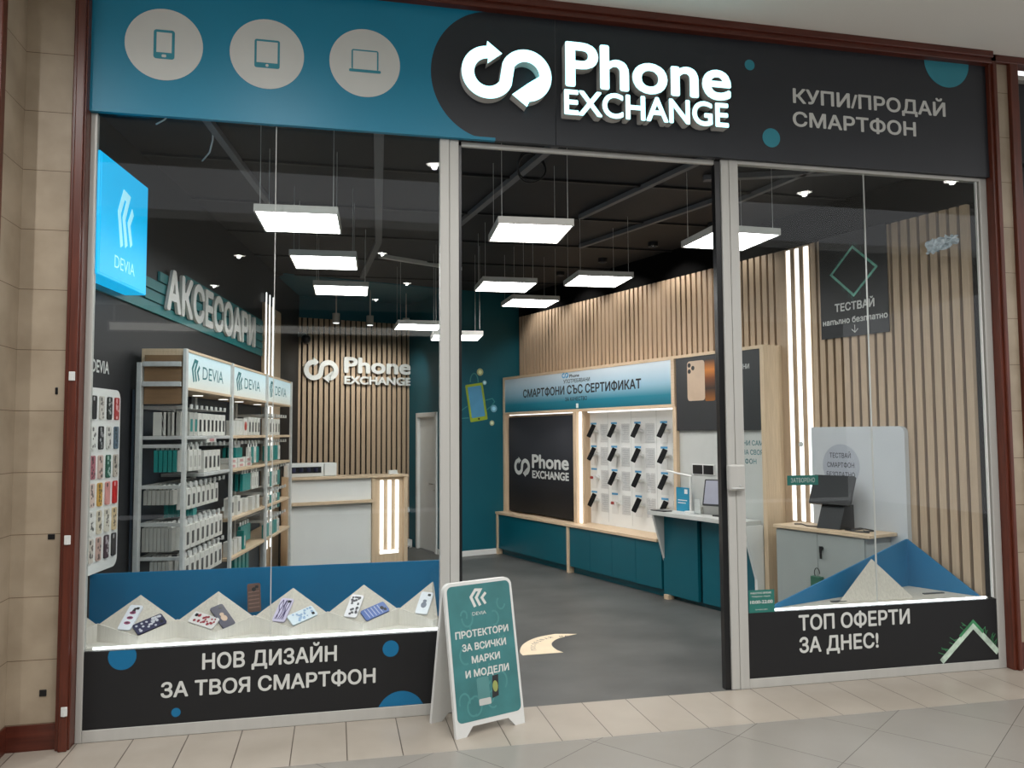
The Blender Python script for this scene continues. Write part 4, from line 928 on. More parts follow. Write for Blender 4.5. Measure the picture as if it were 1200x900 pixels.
on_right(0, 0.40, (44, 44, 74), (196, 196, 204), 'dark phone case with pale round flowers lying on the first wood slope', 'flowers')
flat_left(1, 0.44, (222, 218, 216), (150, 50, 60), 'white phone case with red and purple berry print on the second wood slope', 'spots')
stand_right(1, 0.36, (32, 30, 58), (196, 166, 140), 'navy phone case with a beige figure on the second wood slope', 'blob')
on_left(2, 0.42, (206, 198, 222), (52, 34, 86), 'white phone case with purple dripping print on the third wood slope', 'branch')
on_right(2, 0.42, (214, 226, 234), (150, 176, 206), 'plain pale blue white phone case lying on the third wood slope', 'spots')
on_left(3, 0.45, (222, 220, 224), (44, 40, 52), 'white phone case with black cow patches on the fourth wood slope', 'spots')
on_right(3, 0.45, (88, 112, 172), (170, 180, 214), 'blue marbled phone case lying on the fourth wood slope', 'bands')
on_left(4, 0.42, (226, 230, 236), (120, 126, 140), 'white phone case with a grey figure on the last wood slope by the folding board', 'blob')
tray_phone((1.02, 0.33, 0.775), Vector((1, 0.06, 0.05)), Vector((0.02, 0.28, 0.92)), (92, 66, 58), (126, 96, 84), 'dark brown banded phone case propped upright between the second and third wood slopes', 'bands')
# ================================================================ right window display
t = thing('window_panel', 'black lower window panel of the right window with grey Cyrillic slogan and frayed chevron', 'window panel', (5.7, 0.03, 0.3))
part(t, 'board', MB().box(4.572, 6.753, 0.006, 0.03, 0.07, 0.548), M['vblack'])
mb = MB(); mb.text('ТОП ОФЕРТИ', (4.987, 0.0055, 0.396), *FA, 0.965, 0.11, 0, 0.025); mb.text('ЗА ДНЕС!', (4.987, 0.0055, 0.231), *FA, 0.68, 0.11, 0, 0.025)
part(t, 'lettering', mb, M['fgrey'])
M['mint'] = mat('mint_print', rgb(186, 206, 190), 0.5, var=0.3, scale=14)
M['green'] = mat('green_print', rgb(60, 130, 86), 0.5, var=0.3, scale=14)
mb = MB(); mb.prism(stroke([(6.225, 0.085), (6.528, 0.35), (6.752, 0.125)], 0.045), (0, 0.0058, 0), *FA, 0.0005)
part(t, 'chevron', mb, M['mint'], 'pale mint chevron')
mb = MB(); mb.prism(stroke([(6.40, 0.27), (6.528, 0.383), (6.62, 0.29)], 0.022), (0, 0.0055, 0), *FA, 0.0005)
rnd = random.Random(3)
for j in range(22):
    f = rnd.random(); 
    if j % 2: x_, z_, dx, dz = 6.25 + 0.26 * f, 0.12 + 0.225 * f, -rnd.uniform(0.03, 0.08), rnd.uniform(-0.015, 0.05)
    else: x_, z_, dx, dz = 6.60 + 0.15 * f, 0.30 - 0.15 * f, rnd.uniform(-0.01, 0.05), rnd.uniform(0.02, 0.08)
    mb.prism(stroke([(x_, z_), (min(6.75, x_ + dx), z_ + dz)], 0.005), (0, 0.0058, 0), *FA, 0.0004)
part(t, 'frayed_edge', mb, M['green'], 'green frayed strokes')
t = thing('display_tray', 'pale wood tray with blue corner walls behind the right window panel', 'window display', (5.7, 0.3, 0.55))
mb = MB(); mb.prism([(4.60, 0.03), (6.70, 0.03), (6.64, 0.06), (6.40, 0.575), (4.80, 0.06)], (0, 0, 0.549), X, Y, Z, 0.014); part(t, 'base_board', mb, M['ash'])
part(t, 'led_strip', MB().box(4.77, 6.68, 0.023, 0.033, 0.552, 0.567, bev=0.003), M['ledcool'], 'lit front strip')
def wall_tri(a, b, cz, d):
    a, b = Vector(a), Vector(b); n = Vector((-(b - a).y, (b - a).x, 0)).normalized() * d
    mb = MB(); mb.add([a, b, b + Vector((0, 0, cz)), a + n, b + n, b + n + Vector((0, 0, cz))], [(0, 1, 2), (5, 4, 3), (0, 3, 4, 1), (1, 4, 5, 2), (2, 5, 3, 0)]); return mb
part(t, 'side_wall', wall_tri((4.73, 0.03, 0.563), (6.40, 0.57, 0.563), 0.40, 0.014), M['blue'], 'blue sloping wall')
part(t, 'side_wall', wall_tri((6.64, 0.045, 0.563), (6.40, 0.57, 0.563), 0.40, -0.014), M['blue'], 'blue sloping wall')
mb = MB(); A, B, Cc, D = Vector((5.42, 0.13, 0.5635)), Vector((6.085, 0.12, 0.5635)), Vector((6.18, 0.34, 0.5635)), Vector((5.80, 0.24, 0.868))
mb.add([A, B, Cc, D], [(0, 1, 3), (1, 2, 3), (2, 0, 3), (0, 2, 1)])
solo('wedge_block', mb, M['ash'], 'pale wood pyramid block standing in the right window tray', 'display block', (5.8, 0.2, 0.5635))
for a, b, lab in (((5.36, 0.13), (5.49, 0.10), 'thin dark price strip on the tray at the foot of the wood pyramid'), ((6.27, 0.22), (6.46, 0.20), 'thin dark price strip on the tray right of the wood pyramid')):
    mb = MB(); mb.box(a[0], b[0], a[1], a[1] + 0.03, 0.5635, 0.571, bev=0.002); solo('price_strip', mb, M['ink'], lab, 'price strip', (a[0], a[1], 0.5635))
# tags on the glass
t = thing('hours_sticker', 'green opening hours sticker on the glass beside the right door post', 'sticker', (4.68, 0.01, 0.62))
part(t, 'film', MB().box(4.582, 4.792, 0.009, 0.0115, 0.54, 0.715), M['greentag'])
mb = MB(); mb.text('РАБОТНО ВРЕМЕ', (4.597, 0.0085, 0.686), *FA, 0.17, 0.013, 0, 0.02); mb.text('Понеделник - Неделя', (4.607, 0.0085, 0.663), *FA, 0.15, 0.010, 0, 0.01); mb.text('10:00-22:00', (4.592, 0.0085, 0.615), *FA, 0.185, 0.024, 0, 0.025); mb.text('почивен ден', (4.632, 0.0085, 0.567), *FA, 0.10, 0.009, 0, 0.0)
part(t, 'lettering', mb, M['fgrey'])
t = thing('closed_tag', 'small green sign with pale Cyrillic word hung in the right window', 'sign', (5.06, 0.03, 1.52))
part(t, 'plate', MB().box(4.936, 5.20, 0.025, 0.029, 1.487, 1.562, bev=0.001), M['greentag'])
mb = MB(); mb.text('ЗАТВОРЕНО', (4.965, 0.0245, 1.508), *FA, 0.205, 0.033, 0, 0.015); part(t, 'lettering', mb, M['lgrey'])
mb = MB(); mb.cyl((5.06, 0.024, 1.80), (5.06, 0.0235, 1.80), 0.02, 18); mb.cyl((5.06, 0.027, 1.56), (5.06, 0.027, 1.80), 0.001, 5); part(t, 'suction_cup', mb, M['plastic'])
# crumpled film on the glass, top right
bm = bmesh.new(); rnd = random.Random(5)
g = bmesh.ops.create_grid(bm, x_segments=14, y_segments=7, size=0.5)
for v in bm.verts:
    u_, w_ = v.co.x, v.co.y
    v.co = Vector((6.36 + u_ * 0.30 + rnd.uniform(-0.014, 0.014), -0.018 + rnd.uniform(-0.012, 0.012), 3.42 + u_ * 0.10 + w_ * (0.10 - 0.05 * u_) + rnd.uniform(-0.014, 0.014)))
mb = MB(); mb.bm(bm); solo('crumpled_film', mb, mat('grey_film', rgb(150, 164, 170), 0.25, var=0.25, scale=40), 'crumpled grey plastic scrap stuck high on the right window', 'plastic scrap', (6.36, -0.02, 3.42))
# ================================================================ folding board
A0 = Vector((2.308, -0.476, 0)); A1 = Vector((2.79, -0.29, 0)); U = (A1 - A0).normalized(); Bk = Vector((-U.y, U.x, 0))
t = thing('folding_board', 'white folding sandwich board with teal poster standing left of the entrance', 'sandwich board', (2.5, -0.25, 0))
Wd = (A1 - A0).length; HT = 0.925; LEAN = 0.165
up = (Bk * LEAN + Z * HT).normalized(); LEN = (Bk * LEAN + Z * HT).length; nF = U.cross(up)
def panel_poly():
    r = 0.05
    top = [(Wd - r + r * math.cos(a), LEN - r + r * math.sin(a)) for a in [math.pi / 2 * i / 6 for i in range(7)]] + [(r + r * math.cos(a), LEN - r + r * math.sin(a)) for a in [math.pi / 2 + math.pi / 2 * i / 6 for i in range(7)]]
    return [(0, 0), (0.075, 0), (0.125, 0.055), (Wd - 0.125, 0.055), (Wd - 0.075, 0), (Wd, 0)] + top
mb = MB(); mb.prism(panel_poly(), A0 - nF * 0.026, U, up, nF, 0.026); fp_ = part(t, 'front_leaf', mb, M['plastic'])
upb = (Bk * -LEAN + Z * HT).normalized(); Bo = A0 + Bk * 0.36
mb = MB(); nB = (-U).cross(upb); mb.prism(panel_poly(), Bo + U * Wd - nB * 0.026, -U, upb, nB, 0.026); part(t, 'rear_leaf', mb, M['plastic'])
mb = MB(); mb.prism(rrect(0.018, Wd - 0.018, 0.085, LEN - 0.02, 0.035), A0 + nF * 0.0003, U, up, nF, 0.001); rnd = random.Random(21)
for j in range(16):
    cx_, cy_, r_ = rnd.uniform(0.07, Wd - 0.07), rnd.uniform(0.14, LEN - 0.08), rnd.uniform(0.02, 0.045); a_ = rnd.uniform(0, 6)
    mb.prism(stroke([(cx_ + r_ * math.cos(a_ + q * 0.35), cy_ + 1.3 * r_ * math.sin(a_ + q * 0.35)) for q in range(12)], 0.012), A0 + nF * (0.00132 + 0.000004 * j), U, up, nF, 0, 1)
ps = part(fp_, 'poster', mb, [M['signteal'], mat('poster_pattern', rgb(70, 134, 134), 0.45, var=0.1)], 'teal poster')
mb = MB()
for q in fold_logo(0.185, 0.775, 0.125, 0.115): mb.prism(q, A0 + nF * 0.0016, U, up, nF, 0.0003)
part(fp_, 'logo', mb, M['fgrey'], 'pale folded ribbon logo'); mb = MB()
def bt(s, xc, y, wid, cap, b): mb.text(s, A0 + nF * 0.0018 + U * (xc - wid / 2) + up * y, U, up, nF, wid, cap, 0, b)
bt('DEVIA', 0.245, 0.722, 0.105, 0.021, 0.0)
part(fp_, 'brand_lettering', mb, M['fgrey']); mb = MB()
for ln in (('ПРОТЕКТОРИ', 0.255, 0.590, 0.405), ('ЗА ВСИЧКИ', 0.262, 0.508, 0.335), ('МАРКИ', 0.265, 0.428, 0.215), ('И МОДЕЛИ', 0.268, 0.345, 0.33)):
    mb = MB(); bt(ln[0], ln[1], ln[2], ln[3], 0.043, 0.03); part(fp_, 'lettering', mb, M['fgrey'])
mb = MB(); mb.prism(rrect(0.185, 0.275, 0.165, 0.205, 0.008), A0 + nF * 0.0014, U, up, nF, 0.0005); mb.prism(rrect(0.18, 0.27, 0.20, 0.335, 0.012), A0 + nF * 0.0013, U, up, nF, 0.0004, 1)
mb.prism([(0.285, 0.195), (0.335, 0.205), (0.345, 0.335), (0.30, 0.33)], A0 + nF * 0.0014, U, up, nF, 0.0006, 2); mb.prism(circ(0.315, 0.265, 0.02, 14, ry=0.035), A0 + nF * 0.0021, U, up, nF, 0.0003, 3)
part(fp_, 'picture', mb, [M['lgrey'], mat('poster_glass', rgb(82, 136, 136), 0.4, var=0.1), M['pblack'], mat('olive_print', rgb(150, 160, 90), 0.4, var=0.2)], 'printed picture of a box and a phone')
mb = MB(); mb.box(0, 0, 0, 0, 0, 0); mb = MB()
Tm = A0 + Bk * 0.18 + Z * (HT - 0.03)
for f in (0.1, 0.9): mb.cyl(Tm + U * Wd * f - U * 0.03, Tm + U * Wd * f + U * 0.03, 0.014, 10)
part(t, 'hinge', mb, M['plastic'])
# floor sticker
mb = MB()
def cr(P, n=10):
    out = []
    for i in range(len(P) - 1):
        p0, p1, p2, p3 = P[max(i - 1, 0)], P[i], P[i + 1], P[min(i + 2, len(P) - 1)]
        for k in range(n):
            u_ = k / n; out.append(tuple(0.5 * (2 * p1[j] + (p2[j] - p0[j]) * u_ + (2 * p0[j] - 5 * p1[j] + 4 * p2[j] - p3[j]) * u_ ** 2 + (3 * p1[j] - p0[j] - 3 * p2[j] + p3[j]) * u_ ** 3) for j in (0, 1)))
    return out + [tuple(P[-1])]
outer = cr([(3.138, 1.262), (3.145, 1.40), (3.235, 1.63), (3.40, 1.81), (3.60, 1.90)]); inner = cr([(3.80, 1.85), (3.60, 1.742), (3.50, 1.62), (3.462, 1.495), (3.468, 1.36), (3.50, 1.272)])
mb.prism(outer + inner, (0, 0, 0.0), X, Y, Z, 0.002)
t = thing('floor_sticker', 'cream curved arrow sticker on the dark shop floor', 'floor sticker', (3.4, 1.5, 0))
part(t, 'film', mb, M['cream'])
mb = MB(); txt = 'ПОСЛЕДВАЙ МЕ'
for i, ch in enumerate(txt):
    if ch == ' ': continue
    a = math.radians(180 - 8.5 * i - 4); cx, cy, r_ = 3.62, 1.36, 0.33
    o_ = Vector((cx + r_ * math.cos(a), cy + 1.25 * r_ * math.sin(a), 0.0025)); tx = Vector((math.sin(a), -1.25 * math.cos(a), 0)).normalized(); ty = Vector((-tx.y, tx.x, 0))
    mb.text(ch, o_, tx, ty, Z, 0.032, 0.04, 0, 0.01)
part(t, 'lettering', mb, M['ink'])
# ================================================================ right wall unit (frame MR: along, out, up)
UF = 0.30
t = thing('sign_header', 'pale to teal gradient sign board over the phone wall', 'sign board', (5.3, UF, 2.2), MR)
part(t, 'frame', MB().box(3.31, 7.38, 0.0, UF - 0.004, 2.19, 2.225).box(3.31, 7.38, 0.0, UF, 2.745, 2.785).box(3.31, 3.365, 0.0, UF, 2.225, 2.745).box(7.33, 7.38, 0.0, UF, 2.225, 2.745), M['wood_h'])
part(t, 'face', MB().box(3.365, 7.33, UF - 0.05, UF - 0.01, 2.225, 2.745), grad('header_print', 2, 0.025, 0.545, [(0.0, rgb(8, 100, 120)), (0.22, rgb(30, 124, 144)), (0.5, rgb(150, 188, 206)), (1.0, rgb(222, 234, 242))], es=0.0))
yo = UF - 0.0095
mb = MB(); mb.text('СМАРТФОНИ СЪС СЕРТИФИКАТ', (6.76, yo, 2.437), *RW, 2.84, 0.118, 0, 0.03); mb.text('УПОТРЕБЯВАНИ', (5.64, yo, 2.592), *RW, 0.64, 0.052, 0, 0.02); mb.text('ЗА КАЧЕСТВО', (5.60, yo, 2.34), *RW, 0.53, 0.052, 0, 0.02); mb.text('Phone', (5.49, yo, 2.668), *RW, 0.24, 0.045, 0, 0.03)
part(t, 'lettering', mb, M['pblack'])
mb = MB(); mb.prism(loop_logo(0, 0, 0.17, 0.09), (5.68, yo, 2.66), *RW, 0.0005); part(t, 'loop_arrows_logo', mb, mat('logo_blue', rgb(90, 170, 214), 0.5, var=0.05))
mb = MB(); mb.box(5.27, 5.31, UF - 0.01, UF + 0.01, 2.235, 2.30, bev=0.006); part(t, 'hook', mb, M['plastic'])
t = thing('phone_wall_unit', 'oak framed wall unit with white phone board under the gradient sign', 'wall unit', (5.3, 0.2, 0.66), MR)
part(t, 'side_panel', MB().box(7.32, 7.38, 0.0, UF, 0.66, 2.19), M['wood'])
part(t, 'divider', MB().box(5.33, 5.40, 0.0, UF, 0.66, 2.19), M['wood']); part(t, 'divider', MB().box(5.245, 5.28, 0.195, 0.235, 0.66, 2.19), M['wood']); part(t, 'divider', MB().box(3.29, 3.345, 0.0, UF, 0.66, 2.19), M['wood'])
part(t, 'led_strip', MB().box(5.283, 5.328, 0.225, 0.25, 0.665, 2.185, bev=0.006), M['led'], 'upright lit strip')
part(t, 'led_strip', MB().box(5.42, 7.31, 0.20, 0.22, 2.175, 2.187, bev=0.002), M['led'], 'lit strip under the sign')
mb = MB(); mb.box(3.345, 5.33, 0.03, 0.06, 0.66, 2.19); part(t, 'phone_board', mb, M['white'], 'white phone board')
mb = MB()
for s_ in (4.92, 4.42, 3.92): mb.box(s_ - 0.003, s_ + 0.003, 0.06, 0.0615, 0.70, 2.18)
part(t, 'board_joint', mb, M['lgrey'])
part(t, 'top_light', MB().box(3.40, 5.23, 0.14, 0.17, 2.17, 2.188), M['led'], 'lit strip over the phone board')
part(t, 'back_panel', MB().box(5.40, 7.32, 0.03, 0.05, 0.66, 2.19), M['wood'])
t = thing('fabric_banner', 'black fabric banner with white logo hung in the wall unit', 'banner', (6.3, 0.24, 1.4), MR)
mb = MB(); n = 24; vs = []; fs = []
for i in range(n + 1):
    u_ = i / n
    for j in range(2):
        z_ = (2.145, 0.685)[j]; bow = 0.012 * math.sin(u_ * 2 * math.pi * 1.5) + 0.01 * math.sin(u_ * 9)
        s_ = 7.29 - u_ * 1.88 - (0.03 * math.sin(math.pi * 0.5) * 0)
        vs += [(s_, 0.245 + bow * 0.6, z_), (s_, 0.24 + bow * 0.6, z_)]
for i in range(n):
    a = i * 4; fs += [(a, a + 4, a + 6, a + 2), (a + 1, a + 3, a + 7, a + 5), (a, a + 1, a + 5, a + 4), (a + 2, a + 6, a + 7, a + 3)]
mb.add(vs, fs, 0, True); part(t, 'cloth', mb, mat('black_fabric', rgb(34, 36, 42), 0.8, var=0.08, scale=60))
mb = MB(); mb.prism(loop_logo(0, 0, 0.47, 0.30), (7.09, 0.262, 1.23), *RW, 0.001); mb.text('Phone', (6.56, 0.262, 1.372), *RW, 0.99, 0.205, 0, 0.03); mb.text('EXCHANGE', (6.555, 0.262, 1.222), *RW, 0.985, 0.115, 0, 0.035)
part(t, 'lettering', mb, M['fgrey'], 'white logo and name')
# base cabinets and their top
mb = MB(); mb.box(3.51, 7.40, 0.0, 0.44, 0.625, 0.66, bev=0.003)
solo('worktop', mb, M['wood_h'], 'long thin oak top running over the teal base cabinets', 'worktop', (5.3, 0.2, 0.625), MR)
def cab(s0, s1, doors, label):
    t = thing('base_cabinet', label, 'cabinet', ((s0 + s1) / 2, 0.2, 0), MR, group='teal base cabinets')
    part(t, 'carcass', MB().box(s0, s1, 0.02, 0.395, 0.09, 0.625), M['tealcab']); part(t, 'plinth', MB().box(s0, s1, 0.02, 0.345, 0.0, 0.09), M['tealcab'])
    w_ = (s1 - s0) / doors
    for k in range(doors): part(t, 'door', MB().box(s0 + k * w_ + 0.002, s0 + (k + 1) * w_ - 0.002, 0.396, 0.416, 0.092, 0.622, bev=0.001), M['tealcab'])
cab(5.40, 7.335, 1, 'teal base cabinet with one long plain front under the black banner')
cab(3.45, 5.34, 4, 'teal base cabinet with several doors under the white phone board')
for s0, lab in ((7.335, 'thin oak end panel of the teal cabinets at the back wall'), (5.343, 'oak upright leg panel between the two teal base cabinets')):
    mb = MB(); mb.box(s0, s0 + 0.055, 0.0, 0.43, 0.0, 0.625, bev=0.003); solo('leg_panel', mb, M['wood'], lab, 'panel', (s0, 0.2, 0), MR)
# phones on holders, price cards
RNW = ('top', 'second', 'third', 'bottom'); CNW = ('far left', 'left middle', 'right middle', 'nearest')
EMPTY = {(2, 0), (3, 1)}
M['cardp'] = glass_mat('card_pocket', (0.97, 0.97, 0.97, 1))
def holder(base):
    q = thing('phone_holder', 'x', 'phone holder', base, MR)
    s_, o_, z_ = base
    mb = MB(); mb.cyl((s_, 0.0615, z_), (s_, 0.075, z_), 0.032, 14); mb.cyl((s_, 0.075, z_), (s_ - 0.0, 0.135, z_ + 0.012), 0.014, 10); mb.box(s_ - 0.025, s_ + 0.025, 0.13, 0.145, z_ - 0.025, z_ + 0.035, bev=0.006)
    part(q, 'arm', mb, M['plastic'])
    return q
HP = None; PP = None; CP = None; EP = None
for r_ in range(4):
    for c_ in range(4):
        s_ = (5.215, 4.755, 4.26, 3.755)[c_]; z_ = 1.94 - 0.312 * r_
        pos = 'the %s row, %s column' % (RNW[r_], CNW[c_])
        hb = (s_ - 0.07, 0.0615, z_ - 0.03)
        lab_h = 'white bracket arm on the phone board, %s' % pos
        if HP is None: HP = holder(hb); HP['label'] = lab_h; HP['group'] = 'bracket arms on the phone board'; HP0 = Matrix.Translation(hb)
        else: dup(HP, MR @ Matrix.Translation(hb), lab_h, 'bracket arms on the phone board')
        mwp = MR @ Matrix.Translation((s_ - 0.055, 0.16, z_ - 0.02)) @ Matrix.Rotation(math.radians(-15), 4, 'Y') @ Matrix.Rotation(math.radians(20), 4, 'X')
        if (r_, c_) not in EMPTY:
            lab = 'black phone held on the white phone board, %s' % pos
            if PP is None:
                PP = thing('phone', lab, 'phone', group='phones on the white phone board')
                mb = MB(); mb.prism(rrect(-0.042, 0.042, -0.092, 0.092, 0.012), (0, 0, 0), *RW, 0.01); part(PP, 'body', mb, M['phoneblack'])
                mb = MB(); mb.prism(rrect(-0.037, 0.037, -0.086, 0.086, 0.009), (0, 0.0101, 0), *RW, 0.0006); part(PP, 'screen', mb, M['phoneblack'])
                PP.matrix_world = mwp
            else: dup(PP, mwp, lab)
        else:
            lab = 'small red sensor plug on the empty bracket, %s' % pos
            mb = MB(); mb.cyl((s_ - 0.05, 0.15, z_ - 0.03), (s_ - 0.05, 0.175, z_ - 0.025), 0.02, 10)
            solo('sensor_plug', mb, mat('red_plug', rgb(150, 50, 44), 0.4, var=0.1), lab, 'plug', (s_ - 0.05, 0.16, z_), MR)
        cw = Vector((s_ - 0.22, 0.0615, z_ - 0.05)); lab = 'clear pocket with printed price sheet on the phone board, %s' % pos
        if CP is None:
            CP = thing('price_sheet', lab, 'price sheet', group='price sheets on the phone board')
            mb = MB(); mb.box(-0.085, 0.085, 0, 0.002, -0.12, 0.12); part(CP, 'sheet', mb, mat('sheet', rgb(212, 213, 211), 0.4, var=0.03))
            mb = MB()
            for k in range(7): mb.box(-0.07 + 0.01 * (k % 3), 0.06 - 0.02 * (k % 2), 0.0021, 0.0026, 0.085 - 0.028 * k, 0.092 - 0.028 * k)
            part(CP, 'print', mb, mat('sheet_print', rgb(182, 184, 184), 0.5, var=0.05)); mb = MB(); mb.box(-0.09, 0.09, 0.004, 0.006, -0.125, 0.125); part(CP, 'pocket', mb, M['cardp'])
            CP.matrix_world = MR @ Matrix.Translation(cw)
        else: dup(CP, MR @ Matrix.Translation(cw), lab)
        ew = Vector((s_ + 0.03, 0.0615, z_ + 0.02)); lab = 'small pale tag with blue header beside the bracket, %s' % pos
        if EP is None:
            EP = thing('price_tag', lab, 'price tag', group='blue headed tags on the phone board')
            mb = MB(); mb.box(-0.07, 0.06, 0, 0.002, -0.20, 0.075); part(EP, 'card', mb, M['plastic']); mb = MB(); mb.box(-0.07, 0.06, 0.002, 0.0028, 0.05, 0.075); part(EP, 'header_band', mb, mat('blue_band', rgb(70, 150, 196), 0.4, var=0.05), 'blue band')
            EP.matrix_world = MR @ Matrix.Translation(ew)
        else: dup(EP, MR @ Matrix.Translation(ew), lab)
# second section of the wall unit, by the door post
t = thing('advert_wall_unit', 'oak wall unit with dark advert board, nearer than the phone wall', 'wall unit', (2.6, 0.2, 0), MR)
part(t, 'side_panel', MB().box(1.955, 2.01, 0.0, UF, 0.0, 2.785, bev=0.003), M['wood'])
part(t, 'top', MB().box(2.01, 3.31, 0.0, UF, 2.75, 2.785), M['wood'])
part(t, 'advert_board', MB().box(2.01, 3.29, 0.24, 0.285, 1.915, 2.75), mat('advert_black', rgb(46, 48, 50), 0.4, var=0.05), 'dark advert board')
part(t, 'back_board', MB().box(2.01, 3.29, 0.22, 0.25, 0.0, 1.915), M['lgrey'], 'pale grey back board')
yo = 0.2855
mb = MB(); mb.prism(rrect(-3.10, -2.82, 2.25, 2.70, 0.04), (0, yo, 0), *RW, 0.002); part(t, 'phone_picture', mb, mat('gold_phone', rgb(196, 172, 148), 0.35, var=0.06), 'picture of a beige phone back')
mb = MB(); mb.prism(rrect(-2.82, -2.665, 2.24, 2.70, 0.02), (0, yo - 0.0002, 0), *RW, 0.001); part(t, 'phone_picture', mb, grad('orange_print', 2, 2.24, 2.70, [(0, rgb(150, 90, 30)), (0.3, rgb(40, 26, 20)), (0.55, rgb(120, 66, 24)), (0.75, rgb(200, 120, 40)), (1, rgb(50, 34, 28))]), 'picture of a phone screen in orange')
mb = MB()
for p in ((-3.065, 2.655), (-3.065, 2.585), (-3.005, 2.62)): mb.prism(circ(p[0], p[1], 0.026, 14), (0, yo + 0.002, 0), *RW, 0.001)
part(t, 'camera_lenses', mb, M['pblack'])
mb = MB(); mb.text('НАПРАВИ СИ', (2.95, yo, 2.57), *RW, 0.0 + 0.30, 0.03, 0, 0.02) if False else None
mb = MB(); mb.text('ЧАСТНИ', (2.43, yo, 2.555), *RW, 0.265, 0.05, 0, 0.02); part(t, 'lettering', mb, M['fgrey'])
mb = MB(); mb.text('ОЦЕНИ САМ', (2.44, 0.2505, 1.755), *RW, 0.40, 0.05, 0, 0.02); mb.text('ЦЕНАТА НА СВОЯ', (2.60, 0.2505, 1.66), *RW, 0.56, 0.05, 0, 0.02); mb.text('ТЕЛЕФОН', (2.47, 0.2505, 1.565), *RW, 0.34, 0.05, 0, 0.02)
part(t, 'lettering', mb, M['greenink'], 'green blue slogan')
mb = MB(); mb.box(2.73, 3.08, 0.25, 0.262, 1.42, 1.54, bev=0.003); t2 = thing('wall_sockets', 'dark double socket plate on the pale board above the desk', 'socket', (3.0, 0.25, 1.48), MR)
part(t2, 'plate', mb, M['plastic'])
for s0 in (2.91, 2.74): part(t2, 'socket', MB().box(s0, s0 + 0.155, 0.262, 0.266, 1.43, 1.53, bev=0.003), M['pblack'], 'black socket')
# ---- desk
t = thing('sales_desk', 'teal desk with grey white top and slanted side in front of the wall unit', 'desk', (2.9, 0.45, 0), MR)
part(t, 'top', MB().box(2.04, 3.50, 0.302, 0.575, 0.955, 1.0, bev=0.003), M['lgrey'])
for s0 in (3.435, 2.05):
    mb = MB(); mb.add([(s0, 0.302, 0.42), (s0, 0.40, 0.42), (s0, 0.565, 0.955), (s0, 0.302, 0.955), (s0 - 0.035, 0.302, 0.42), (s0 - 0.035, 0.40, 0.42), (s0 - 0.035, 0.565, 0.955), (s0 - 0.035, 0.302, 0.955)],
        [(3, 2, 1, 0), (4, 5, 6, 7), (0, 1, 5, 4), (1, 2, 6, 5), (2, 3, 7, 6), (3, 0, 4, 7)])
    if s0 < 3: mb.box(s0 - 0.035, s0, 0.302, 0.40, 0.0, 0.42)
    part(t, 'slanted_side', mb, M['white'] if s0 < 3 else M['lgrey'], 'white slanted bracket')
part(t, 'front_panel', MB().box(2.855, 3.42, 0.37, 0.41, 0.05, 0.955), M['tealcab'], 'teal front panel'); part(t, 'front_panel', MB().box(2.06, 2.80, 0.355, 0.395, 0.05, 0.955), M['tealcab'], 'teal front panel')
part(t, 'carcass', MB().box(2.06, 3.40, 0.302, 0.355, 0.0, 0.955), mat('dark_teal', rgb(6, 56, 64), 0.5, var=0.05))
part(t, 'foot', MB().box(3.31, 3.39, 0.35, 0.44, 0.0, 0.05), M['wood'])
t = thing('monitor', 'black framed monitor on the sales desk, cut by the door post', 'monitor', (2.54, 0.36, 1.0), MR, 0.0)
mb = MB()
e1 = Vector((-0.93, -0.36, 0)); e2 = Vector((0.1, -0.25, 0.96)).normalized(); e2 = (e2 - e1.normalized() * e2.dot(e1.normalized())).normalized(); e1 = e1.normalized(); e3 = e1.cross(e2)
Om = Vector((2.745, 0.42, 1.10))
mb.prism(rrect(0, 0.44, 0, 0.29, 0.01), Om, e1, e2, e3, 0.02); part(t, 'housing', mb, M['pblack'])
mb = MB(); mb.prism(rrect(0.014, 0.426, 0.02, 0.276, 0.004), Om + e3 * 0.0201, e1, e2, e3, 0.001); part(t, 'screen', mb, mat('grey_screen', rgb(150, 152, 164), 0.15, var=0.05))
mb = MB(); mb.box(2.47, 2.61, 0.31, 0.42, 1.0, 1.015, bev=0.004).box(2.51, 2.57, 0.315, 0.345, 1.015, 1.15, bev=0.004); part(t, 'stand', mb, M['pblack'])
t = thing('desk_lamp', 'thin white desk lamp with straight arm on the sales desk', 'desk lamp', (2.98, 0.38, 1.0), MR)
mb = MB(); mb.cyl((2.98, 0.38, 1.0), (2.98, 0.38, 1.02), 0.07, 18); part(t, 'base', mb, M['plastic'])
part(t, 'pole', MB().cyl((2.98, 0.38, 1.02), (2.98, 0.38, 1.41), 0.014, 10), M['plastic']); part(t, 'arm', MB().cyl((2.96, 0.38, 1.405), (3.33, 0.42, 1.455), 0.012, 10), M['plastic'])
mb = MB(); mb.box(3.42, 3.68, 0.27, 0.28, 1.0, 1.30, bev=0.002); t = thing('leaflet_stand', 'blue leaflet standing on the sales desk by the phone board', 'leaflet', (3.42, 0.3, 1.0), MR)
mb = MB(); mb.box(3.08, 3.29, 0.305, 0.317, 1.0, 1.27, bev=0.002); part(t, 'leaflet', mb, mat('leaflet_blue', rgb(36, 134, 168), 0.4, var=0.05)); mb = MB(); mb.box(3.11, 3.26, 0.317, 0.3185, 1.12, 1.13).box(3.13, 3.26, 0.317, 0.3185, 1.09, 1.10).box(3.10, 3.15, 0.317, 0.3185, 1.2, 1.25); part(t, 'print', mb, M['plastic'])
t = thing('card_stand', 'clear acrylic card stand on the sales desk beside the monitor', 'card stand', (3.0, 0.36, 1.0), MR)
